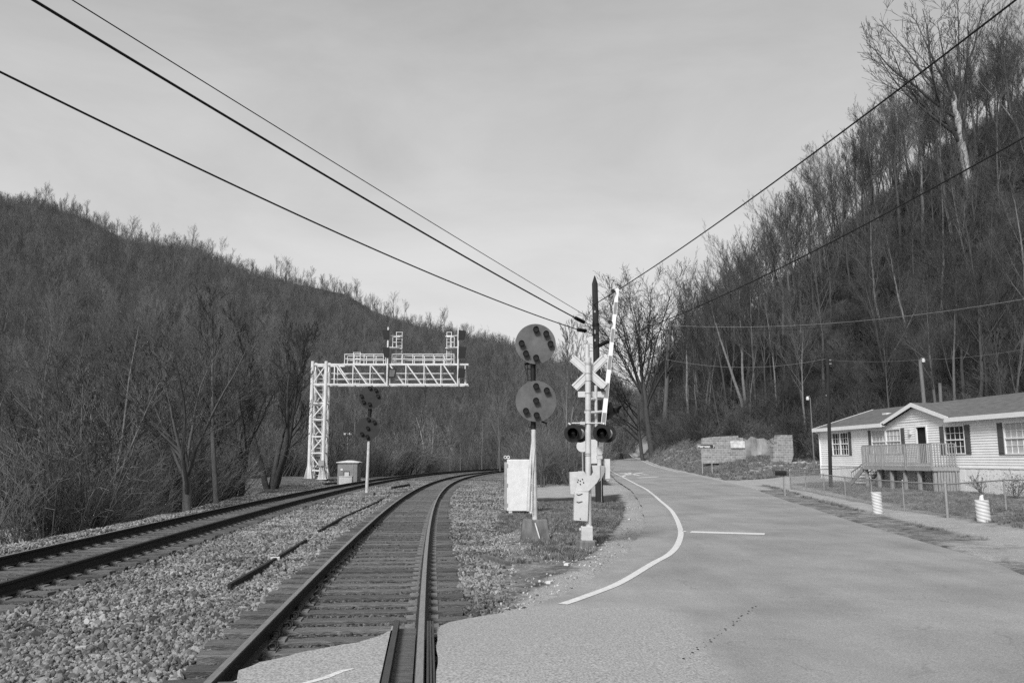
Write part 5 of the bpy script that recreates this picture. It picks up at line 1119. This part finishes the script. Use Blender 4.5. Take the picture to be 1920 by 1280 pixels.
def window(s0, s1, z0, z1, k):
    w__ = hpart(MB().box((lp(s0, 0.02, z0) + lp(s1, .02, z1)) / 2, (s1 - s0, .02, z1 - z0)), 'window', M['curtain'] if k in ('pair', 'near') else M['glass'])
    f = MB(); e = .055
    for a, b, c, d in ((s0 - e, s1 + e, z1, z1 + e), (s0 - e, s1 + e, z0 - e, z0), (s0 - e, s0, z0, z1), (s1, s1 + e, z0, z1)): hbox(f, a, b, -.06, .03, c, d)
    zm = (z0 + z1) / 2; mt_ = .02; cols = 4
    if k in ('pair', 'twin'): hbox(f, (s0 + s1) / 2 - .06, (s0 + s1) / 2 + .06, -.055, .03, z0, z1)
    hbox(f, s0, s1, -.045, .02, zm - .03, zm + .03)
    hpart(f, 'window_frame', M['trim'], w__)
    f = MB(); n = {'twin': 6, 'pair': 8, 'dark': 4, 'near': 5}[k]
    for i in range(1, n): q_ = s0 + (s1 - s0) * i / n; hbox(f, q_ - .011, q_ + .011, -.01, .01, z0, z1)
    for i in (1, 3): q_ = z0 + (z1 - z0) * i / 4; hbox(f, s0, s1, -.012, .008, q_ - .011, q_ + .011)
    if k != 'pair' or True: hpart(f, 'muntins', M['trim'], w__)
    w2 = {'twin': .33, 'pair': .36, 'dark': .4, 'near': .42}[k]
    for a in (s0 - e - w2, s1 + e):
        if k == 'near' and a > s1: continue
        f = MB(); hbox(f, a + .01, a + w2 - .01, -.05, 0, z0 - .06, z1 + .05); hbox(f, a + .06, a + w2 - .06, -.062, 0, z0 + .02, zm - .06); hbox(f, a + .06, a + w2 - .06, -.062, 0, zm + .06, z1 - .04); hpart(f, 'shutter', M['shutter'])
for a in wins: window(*a)
o = MB(); e = .09
for a, b, c, d in ((dsl - e, dsr + e, dzt, dzt + e), (dsl - e, dsl, dzb, dzt), (dsr, dsr + e, dzb, dzt)): hbox(o, a, b, -.06, .03, c, d)
hpart(o, 'door_frame', M['trim']); o = MB(); hbox(o, dsl - .02, dsl + .04, -.9, -.05, dzb, dzt - .02); 
o = MB(); ls, lz = wall_pt(1708, 810); hbox(o, ls - .09, ls + .09, -.14, 0, lz - .12, lz + .12); hpart(o, 'porch_light', M['lamp'])
o = MB(); hbox(o, dsl, dsr, -.0, .03, dzb, dzb + .16); hpart(o, 'door_sill', M['trim'])
# ---- deck, a thing of its own against the house
td = thing('wooden_deck', (HS0.x, HS0.y, .1), 'raised weathered wooden deck with picket railing and stairs against the white house', 'deck', rz=rzh)
def dpart(mb, name, mat, parent=None): return mb.build(name, mat, parent or td)
DD = 1.35; ds0, _ = wall_pt(1618, 845, DD); ds1, _ = wall_pt(1748, 845, DD); ZD = 1.25; ZR = ZD + 1.08
o = MB()
for i in range(int((ds1 - ds0) / .15)): a = ds0 + i * .15; hbox(o, a, a + .14, -DD - .03, -.04, ZD - .035, ZD)
dpart(o, 'deck_boards', M['deck'])
o = MB(); hbox(o, ds0 - .02, ds1 + .05, -DD - .05, -DD, ZD - .24, ZD - .037); hbox(o, ds0, ds0 + .05, -DD, -.05, ZD - .24, ZD - .037); hbox(o, ds1, ds1 + .05, -DD, -.05, ZD - .24, ZD - .037); dpart(o, 'rim_joist', M['deck'])
def gzl(s, d): p_ = HS0 + hd * s - hn * d; return gz(p_.x, p_.y)
for i in range(6):
    s = ds0 + .1 + (ds1 - ds0 - .2) * i / 5
    for d in (-DD + .1, -.3):
        if d > -1 and i in (2, 4): continue
        o = MB(); hbox(o, s - .07, s + .07, d - .07, d + .07, gzl(s, d) - .2, ZD - .245 if d < -1 else ZD - .04); dpart(o, 'support_post', M['deck'])
for s in (ds0 + .05, ds0 + 2.1, ds0 + 4.3, ds1 - .05):
    o = MB(); hbox(o, s - .05, s + .05, -DD - .1, -DD, ZD - .2, ZR); dpart(o, 'railing_post', M['deck'])
o = MB()
hbox(o, ds0, ds1, -DD - .05, -DD + .04, ZR, ZR + .04); hbox(o, ds0, ds1, -DD - .02, -DD + .02, ZD + .08, ZD + .15)
for sx in (ds0, ds1 - .04): hbox(o, sx, sx + .05, -DD, -.1, ZR - .0, ZR + .04)
dpart(o, 'handrail', M['deck'])
o = MB(); s = ds0 + .1
while s < ds1: hbox(o, s, s + .045, -DD - .06, -DD - .02, ZD - .05, ZR - .002); s += .145
d = -DD + .1
while d < -.15: hbox(o, ds1 - .03, ds1 + .01, d, d + .045, ZD - .0, ZR - .002); hbox(o, ds0 + .0, ds0 + .04, d, d + .045, ZD, ZR - .002) ; d += .15
dpart(o, 'pickets', M['deck'])
o = MB(); s = ds1 - 2.0
while s < ds1: z1 = ZD - .26; hbox(o, s, s + .12, -.25 - .0, -.2, gzl(s, -.2) - .1, z1); s += .15
d = -DD + .2
while d < -.1: hbox(o, ds1 - .03, ds1, d, d + .12, gzl(ds1, d) - .1, ZD - .25); d += .15
dpart(o, 'under_deck_boards', M['deck'])
o = MB()
for i in range(6): z = ZD - .18 * (i + 1); a = ds0 - .27 * (i + 1); hbox(o, a, a + .29, -1.3, -.3, z - .04, z)
for d in (-1.33, -.27): o.bar(lp(ds0 + .05, d, ZD - .1), lp(ds0 - 1.75, d, .12), .05, .26)
dpart(o, 'stairs', M['deck'])
o = MB()
for d in (-1.33, -.27):
    o.bar(lp(ds0, d, ZR - .95), lp(ds0 - 1.5, d, ZR - 1.5), .05); 
    for i in range(7): f = i / 6; a = lp(ds0 - 1.5 * f, d, ZR - .95 - .55 * f); o.bar(a, a - Vector((0, 0, .6)), .035) if i > 2 else None
dpart(o, 'stair_railing', M['deck'])
# ---- plants by the skirting
for k, (px, py, lab) in enumerate(((1905, 925, 'leafy shrub against the near white skirting of the house'), (1840, 915, 'spindly bare shrub by the white skirting right of the deck'))):
    s, _ = wall_pt(px, py, .6); p_ = HS0 + hd * s + hn * .6; r = random.Random(k); o = bush(300 + k, 1.1 - .1 * k, 9, .7, 5, .005); tt = thing('shrub', (p_.x, p_.y, gz(p_.x, p_.y)), lab, 'shrub'); o.build('stems', M['darktwig'], tt)
    l = MB()
    for i in range(420 if k == 0 else 60):
        a = Vector((r.gauss(0, .4), r.gauss(0, .4), r.uniform(.15, 1.05))); u_ = Vector((r.gauss(0, 1), r.gauss(0, 1), r.gauss(0, 1))).normalized(); v_ = u_.orthogonal().normalized(); l.add([a, a + u_ * .03 + v_ * .02, a + u_ * .07, a + u_ * .03 - v_ * .02], [(0, 1, 2, 3)])
    l.build('leaves', M['leaf'], tt)
# ---- poles by the house
def simple_pole(px, pyb, pyt, y, r0, mat, label, lean=0, lampside=None, arm=None, z0=None, pxt=None):
    b = Y(px, pyb, y); tp = Y(pxt if pxt else px, pyt, y); zb = gz(b.x, y) if z0 is None else z0; t = thing('utility_pole' if not lampside else 'lamp_pole', (b.x, y, zb), label, 'pole')
    dz = (tp.z - zb); bx = b.x; part(MB().tube([(bx, y, zb - .3), tp.lerp(Vector((bx, y, zb)), .5), tp], [r0, r0 * .9, r0 * .8], 10), 'pole_shaft', mat, t)
    if lampside:
        c = tp + Vector((lampside * .28, -.15, -.05)); part(MB().tube([c + Vector((0, 0, .12)), c, c - Vector((0, 0, .16))], [.07, .13, .11], 12), 'lamp', M['lamp'], t); part(MB().tube([tp - Vector((0, 0, .1)), tp + Vector((lampside * .1, -.1, .12)), c + Vector((0, 0, .1))], .02, 6), 'lamp_arm', M['grey'], t)
    return t, tp
tA, pA = simple_pole(1557, 905, 672, 46, .11, M['pole'], 'slim black utility pole in the yard in front of the house corner', pxt=1551.5)
part(MB().tube([pA + Vector((.05, 0, -.1)), pA + Vector((.2, 0, -.1))], .05, 8).tube([pA + Vector((.05, 0, -.32)), pA + Vector((.2, 0, -.32))], .05, 8).box(Y(1549, 741, 45.9), (.05, .05, .09)), 'insulator', M['palewire'], tA)
tB, pB = simple_pole(1737, 775, 674, 58, .16, M['oldwood'], 'leaning grey wooden pole with a yard lamp behind the house roof', pxt=1725, lampside=.6)
simple_pole(1764, 775, 718, 60, .15, M['oldwood'], 'short plain wooden post standing behind the house roof', pxt=1762)
tC, pC = simple_pole(1525, 830, 745, 62, .05, M['oldwood'], 'thin pole with a small yard lamp beyond the far end of the house', pxt=1519, lampside=-.9)
wire('overhead_wire', (pA + Vector((.1, 0, -.1)), pB), .012, 'pale wire strung between the black pole and the leaning lamp pole', M['palewire'], sag=.12, ext=1.0, grp='yard wires')
wire('overhead_wire', (pB, Y(1930, 653, 42)), .012, 'pale wire running from the leaning lamp pole out over the house', M['palewire'], sag=.15, ext=1.1, grp='yard wires')
wire('overhead_wire', (pA, pA + Vector((-9, 2, .2))), .008, 'thin wire leading away from the top of the black pole', M['palewire'], sag=.5, ext=1.0, grp='yard wires')
# ---- chain link fence
fpx = [(1482, 882, 917), (1511, 884, 921), (1546, 888, 929), (1586, 893, 937), (1636, 898, 947), (1696, 904, 958), (1777, 904, 970), (1887, 901, 957), (1990, 898, 985)]
fp = []
for px, pt, pb_ in fpx:
    d = ray(px, pb_); d = d / d.y; ys = np.linspace(12, 60, 3000); zz = ground(d.x * ys, ys); k = int(np.argmin(np.abs(CAMZ + d.z * ys - zz))); y_ = ys[k]; fp.append(Vector((d.x * y_, y_, zz[k])))
fp[-1] = fp[-2] + (fp[-2] - fp[-3]) * 1.0; fp[-1].z = gz(fp[-1].x, fp[-1].y)
back = []
for px, pb_ in ((1538, 905), (1589, 909)):
    p_ = Y(px, pb_, 44); back.append(Vector((p_.x, 44 - (1589 - px) * -.06, 0)))
def fence(name, P, H, label, thick):
    t = thing(name, P[0], label, 'fence')
    for i, p_ in enumerate(P):
        r_ = thick[i]; part(MB().tube([p_ - Vector((0, 0, .2)), p_ + Vector((0, 0, H))], r_, 10).tube([p_ + Vector((0, 0, H)), p_ + Vector((0, 0, H + .04))], [r_ * 1.3, r_ * .5], 10), 'fence_post', M['fence'], t)
    o = MB()
    for a, b in zip(P[:-1], P[1:]): o.tube([a + Vector((0, 0, H - .04)), b + Vector((0, 0, H - .04))], .021, 8)
    part(o, 'top_rail', M['fence'], t); o = MB()
    for a, b in zip(P[:-1], P[1:]):
        L_ = (b - a).length; u_ = (b - a) / L_; n = int(L_ / .07); hh = H - .08; wv = hn.to_3d() * .0016 + Vector((0, 0, 0))
        for i in range(-int(hh / .07), n):
            for s in (0, 1):
                a0, a1 = i * .07, i * .07 + hh; z0, z1 = (0, hh) if s == 0 else (hh, 0)
                c0, c1 = max(a0, 0), min(a1, L_)
                if c1 - c0 < .02: continue
                f = lambda q_: z0 + (z1 - z0) * (q_ - a0) / (a1 - a0)
                p0_, p1_ = a + u_ * c0 + Vector((0, 0, f(c0) + .03)), a + u_ * c1 + Vector((0, 0, f(c1) + .03))
                w1 = Vector((0, 0, .0022)); w2_ = u_.cross(Vector((0, 0, 1))) * .0022
                o.add([p0_ + w1, p0_ - w1 + w2_, p0_ - w1 - w2_, p1_ + w1, p1_ - w1 + w2_, p1_ - w1 - w2_], [(0, 1, 4, 3), (1, 2, 5, 4), (2, 0, 3, 5)])
    part(o, 'wire_mesh', M['fence'], t); return t
fence('chain_link_fence', fp, 1.02, 'low chain link fence with steel posts running along the road side of the yard', [.025, .025, .025, .025, .025, .025, .045, .03, .03])
q0 = fp[0]; bk = [q0 + Vector((.12, .3, 0)), Vector((q0.x + 3.2, q0.y + 2.2, 0)), Vector((q0.x + 6.2, q0.y + 4.2, 0))]
for p_ in bk: p_.z = gz(p_.x, p_.y)
fence('chain_link_fence', bk, 1.05, 'short chain link fence leading from the drive back to the house corner', [.035, .025, .03])
# ---- mailbox
p = Y(1471, 918, 39); zb = gz(p.x, 39); t = thing('mailbox', (p.x, 39, zb), 'dark mailbox on a post at the end of the chain link fence', 'mailbox')
c = Vector((p.x - .15, 39, zb + 1.05)); o = MB(); pr = [(-.0, -.1, -.09), (0, .1, -.09)] + [(0, .1 * math.cos(a), .03 + .1 * math.sin(a)) for a in np.linspace(0, math.pi, 8)]
o.prism([c + Vector((-.24, q_[1], q_[2])) for q_ in pr], (.5, 0, 0)); part(o, 'mailbox_shell', M['dark'], t); part(MB().box((p.x, 39, zb + .47), (.08, .08, 1.0)), 'post', M['fence'], t)
# ---- ribbed drums
def drum(px0, px1, pt, pb_, y, label, cap):
    a, b = Y(px0, pb_, y), Y(px1, pb_, y); r_ = (b.x - a.x) / 2; x_ = (a.x + b.x) / 2; zb = gz(x_, y); H = Y(px0, pt, y).z - zb; t = thing('drum', (x_, y, zb), label, 'drum', 'ribbed drums by the fence')
    nz, na = 40, 72; vs = []; 
    for i in range(nz + 1):
        z = H * i / nz
        for k in range(na): an_ = 2 * math.pi * k / na; ph = z * 64 + an_ * 3; rr = r_ * (1 + .012 * math.sin(ph)); vs.append((x_ + rr * math.cos(an_) + .04 * z * (-1), y + rr * math.sin(an_), zb + z))
    o = MB().add(vs, [(i * na + k, i * na + (k + 1) % na, (i + 1) * na + (k + 1) % na, (i + 1) * na + k) for i in range(nz) for k in range(na)], True); o.add([vs[-na + k] for k in range(na)], [tuple(range(na))])
    part(o, 'ribbed_shell', M['drum'], t)
    if cap:
        c = Vector((x_ - .02, y, zb + H)); part(MB().tube([c, c + Vector((0, 0, .04)), c + Vector((.01, 0, .1)), c + Vector((.05, 0, .13))], [.07, .06, .05, .02], 9), 'cloth', M['plastic'], t)
yd = 24.6; drum(1637, 1655, 922, 955, 27.0, 'smaller white ribbed drum standing by the middle of the fence', False); drum(1833, 1857, 937, 975, 22.5, 'larger white ribbed drum with a rag on top near the corner post', True)
# drum stripes: the colour darkens in the ribs' hollows
# ---- destination sign
YS = 64; p = Y(1315, 886, YS); p2 = Y(1333, 880, YS); t = thing('road_sign', (p.x, YS, gz(p.x, YS)), 'dark rectangular destination sign on two posts below the ruined walls', 'road sign')
a, b = Y(1306, 832, YS), Y(1342, 841.5, YS); c = (a + b) / 2; W_, H_ = b.x - a.x, a.z - b.z
part(MB().box(c, (W_, .02, H_)), 'sign_plate', M['signface'], t)
o = MB(); e = .025
for dx, dz, wx, wz in ((0, H_ / 2 - .03, W_ - .04, .02), (0, -H_ / 2 + .03, W_ - .04, .02), (W_ / 2 - .03, 0, .02, H_ - .06), (-W_ / 2 + .03, 0, .02, H_ - .06)): o.box(c + Vector((dx, -.014, dz)), (wx, .006, wz))
part(o, 'sign_border', M['letter'], t)
for k_, px in enumerate((1316, 1334)):
    q_ = Y(px, 842, YS); zb = gz(q_.x, YS); part(MB().box((q_.x, YS + .04, (zb + q_.z) / 2 - .1), (.07, .05, q_.z - zb + .3)), 'sign_post', M['grey'], t)
def text(s, size, loc, parent, mat, name):
    cu = bpy.data.curves.new(name, 'FONT'); cu.body = s; cu.size = size; cu.align_x = 'CENTER'; cu.align_y = 'CENTER'; cu.extrude = .003; cu.offset = .012
    tmp = bpy.data.objects.new(name, cu); COL.objects.link(tmp); bpy.context.view_layer.update()
    me = bpy.data.meshes.new_from_object(tmp.evaluated_get(bpy.context.evaluated_depsgraph_get())); bpy.data.objects.remove(tmp); me.materials.clear(); me.materials.append(mat)
    o = bpy.data.objects.new(name, me); COL.objects.link(o); o.parent = parent; o.rotation_euler = (R(90), 0, 0); o.location = loc; return o
text('Matewan   7', .27, c - t.location + Vector((0, -.018, 0)), t, M['letter'], 'lettering')
# ---- ruined block walls
def bwall(px_poly, y, th_, label, name='ruined_wall', mat=None):
    P = [Y(a, b, y) for a, b in px_poly]; x0 = min(p_.x for p_ in P); zb = min(p_.z for p_ in P); t_ = MB(); loc = Vector((x0, y, zb))
    t_.prism([p_ - loc for p_ in P], (0, th_, 0)); o = t_.build(name, mat or M['block']); o.location = loc; tag(o, label, 'ruined wall'); return o
o = bwall([(1316, 868), (1316, 826), (1316, 821), (1340, 818.5), (1384, 816.3), (1384, 819.8), (1393.5, 820.5), (1393.5, 833), (1398, 842), (1398, 868)], 73, .35, 'long low ruined block wall with a pale patch behind the destination sign')
o = bwall([(1450, 868), (1450, 836), (1457, 836), (1457, 815), (1485.5, 815), (1488, 852), (1484, 868)], 71, .8, 'square-topped ruined block pier at the near end of the ruin')
o = bwall([(1396, 866), (1396, 822), (1402, 826), (1410, 818), (1420, 822), (1432, 821), (1440, 826), (1452, 820), (1452, 866)], 77, .4, 'broken stained concrete wall set back between the two block walls', mat=gm('stained_concrete', .26, .95, .75, 1.1, .6, 8, stretch=(1, 1, .35), detail=9))
p = Y(1383, 833, 72.9); tag(MB().box(p, (1.3, .03, .62)).build('plaster_patch', gm('whitewash', .6, .9, .35, 4)), 'flaking whitewash patch on the long ruined wall', 'plaster patch')
p = Y(1374, 822, 72.9)
# rubble at the ruin
rb = MB(); r = random.Random(3)
for i in range(150):
    p = Y(r.uniform(1395, 1560), 866, r.uniform(62, 71)); z = gz(p.x, p.y); s = r.uniform(.08, .3); rb.box((p.x, p.y, z + s * .2), (s * r.uniform(.8, 1.8), s, s * .6), M=Matrix.Rotation(r.uniform(0, 3), 3, 'Z') @ Matrix.Rotation(r.uniform(-.4, .4), 3, 'X'))
tag(rb.build('rubble', M['palecon']), 'scattered pale block rubble in front of the ruined walls', 'rubble', kind='stuff')
# ---- twin head lamp post beyond the tracks
yL = 95; p = Y(652, 862, yL); t = thing('street_lamp', (p.x, yL, gz(p.x, yL)), 'slender lamp post with two white heads beyond the tracks left of the shed', 'lamp post')
tp = Y(652, 812, yL); part(MB().tube([(p.x, yL, t.location.z), tp], .05, 8).bar(tp + Vector((-.35, 0, 0)), tp + Vector((.35, 0, 0)), .05), 'pole_shaft', M['grey'], t)
for s in (-1, 1): part(MB().box(tp + Vector((s * .32, -.1, -.06)), (.26, .3, .22)), 'lamp_head', M['lamp'], t)
# ---- loose rail pieces and litter
def loose(pts, w_, h_, label, z=-.17, mat=M['rail'], name='loose_rail', grp=None, cat='rail'):
    P = [G(a, b, z) for a, b in pts]
    for p_ in P: p_.z = float(bed_z(np.array([p_.x]), np.array([p_.y]))[0]) + h_ / 2 + .01
    o = MB()
    for a, b in zip(P[:-1], P[1:]): o.bar(a, b, w_, h_); o.bar(a - Vector((0, 0, h_ / 2 - .008)), b - Vector((0, 0, h_ / 2 - .008)), w_ * 1.9, .016)
    tag(o.build(name, mat), label, cat, grp)
loose([(430, 1091), (500, 1052), (574, 1008)], .05, .085, 'long rusty rail lying on the ballast between the tracks')
loose([(597, 993), (640, 969), (702, 941), (730, 926)], .05, .075, 'second thin rusty rail lying farther along between the tracks')
loose([(736, 914.5), (767, 908)], .16, .16, 'short thick rusty rail end lying beyond the slim signal')
loose([(906, 1037), (925, 1042), (952, 1051)], .09, .07, 'short rotting timber lying on the gravel right of the near track', mat=M['deadwood'], name='old_timber', cat='timber')
p = Y(620, 905, 50); loose([(606, 907.5), (645, 903.5), (672, 900)], .14, .12, 'dark rail lying on the pad beside the far track below the shed')
def bit(px, py, d, mat, label, name, cat, rz=.3):
    p_ = G(px, py, -.2); z = float(bed_z(np.array([p_.x]), np.array([p_.y]))[0]); o = MB().box((p_.x, p_.y, z + d[2] / 2 + .02), d, rz=rz); tag(o.build(name, mat, bevel=.006), label, cat)
bit(516, 1045, (.16, .1, .07), M['plastic'], 'white block lying against the long rusty rail', 'litter', 'litter')
bit(153, 1203, (.10, .06, .03), M['palecon'], 'pale crushed carton on the near ballast', 'litter', 'litter')
p_ = G(162, 1172, -.2); tag(MB().cyl((p_.x, p_.y, -.15), (p_.x + .05, p_.y - .1, -.14), .026).build('drink_can', M['plastic']), 'pale can lying on the near ballast above the carton', 'can')
for k, (px, py) in enumerate(((1063, 1058), (1150, 985), (1112, 968), (1030, 1090), (1180, 975))):
    p_ = G(px, py, -.2); z = gz(p_.x, p_.y); r = random.Random(k); tag(MB().box((p_.x, p_.y, z + .03), (r.uniform(.08, .14), r.uniform(.05, .09), .04), rz=r.uniform(0, 3)).build('litter', M['plastic'], bevel=.006), ['pale scrap of litter in the dirt below the gate base', 'pale scrap of litter in the grass right of the gate', 'white scrap of litter behind the gate mechanism', 'pale scrap of litter near the edge of the paving', 'small pale scrap at the edge of the paved shoulder'][k], 'litter')
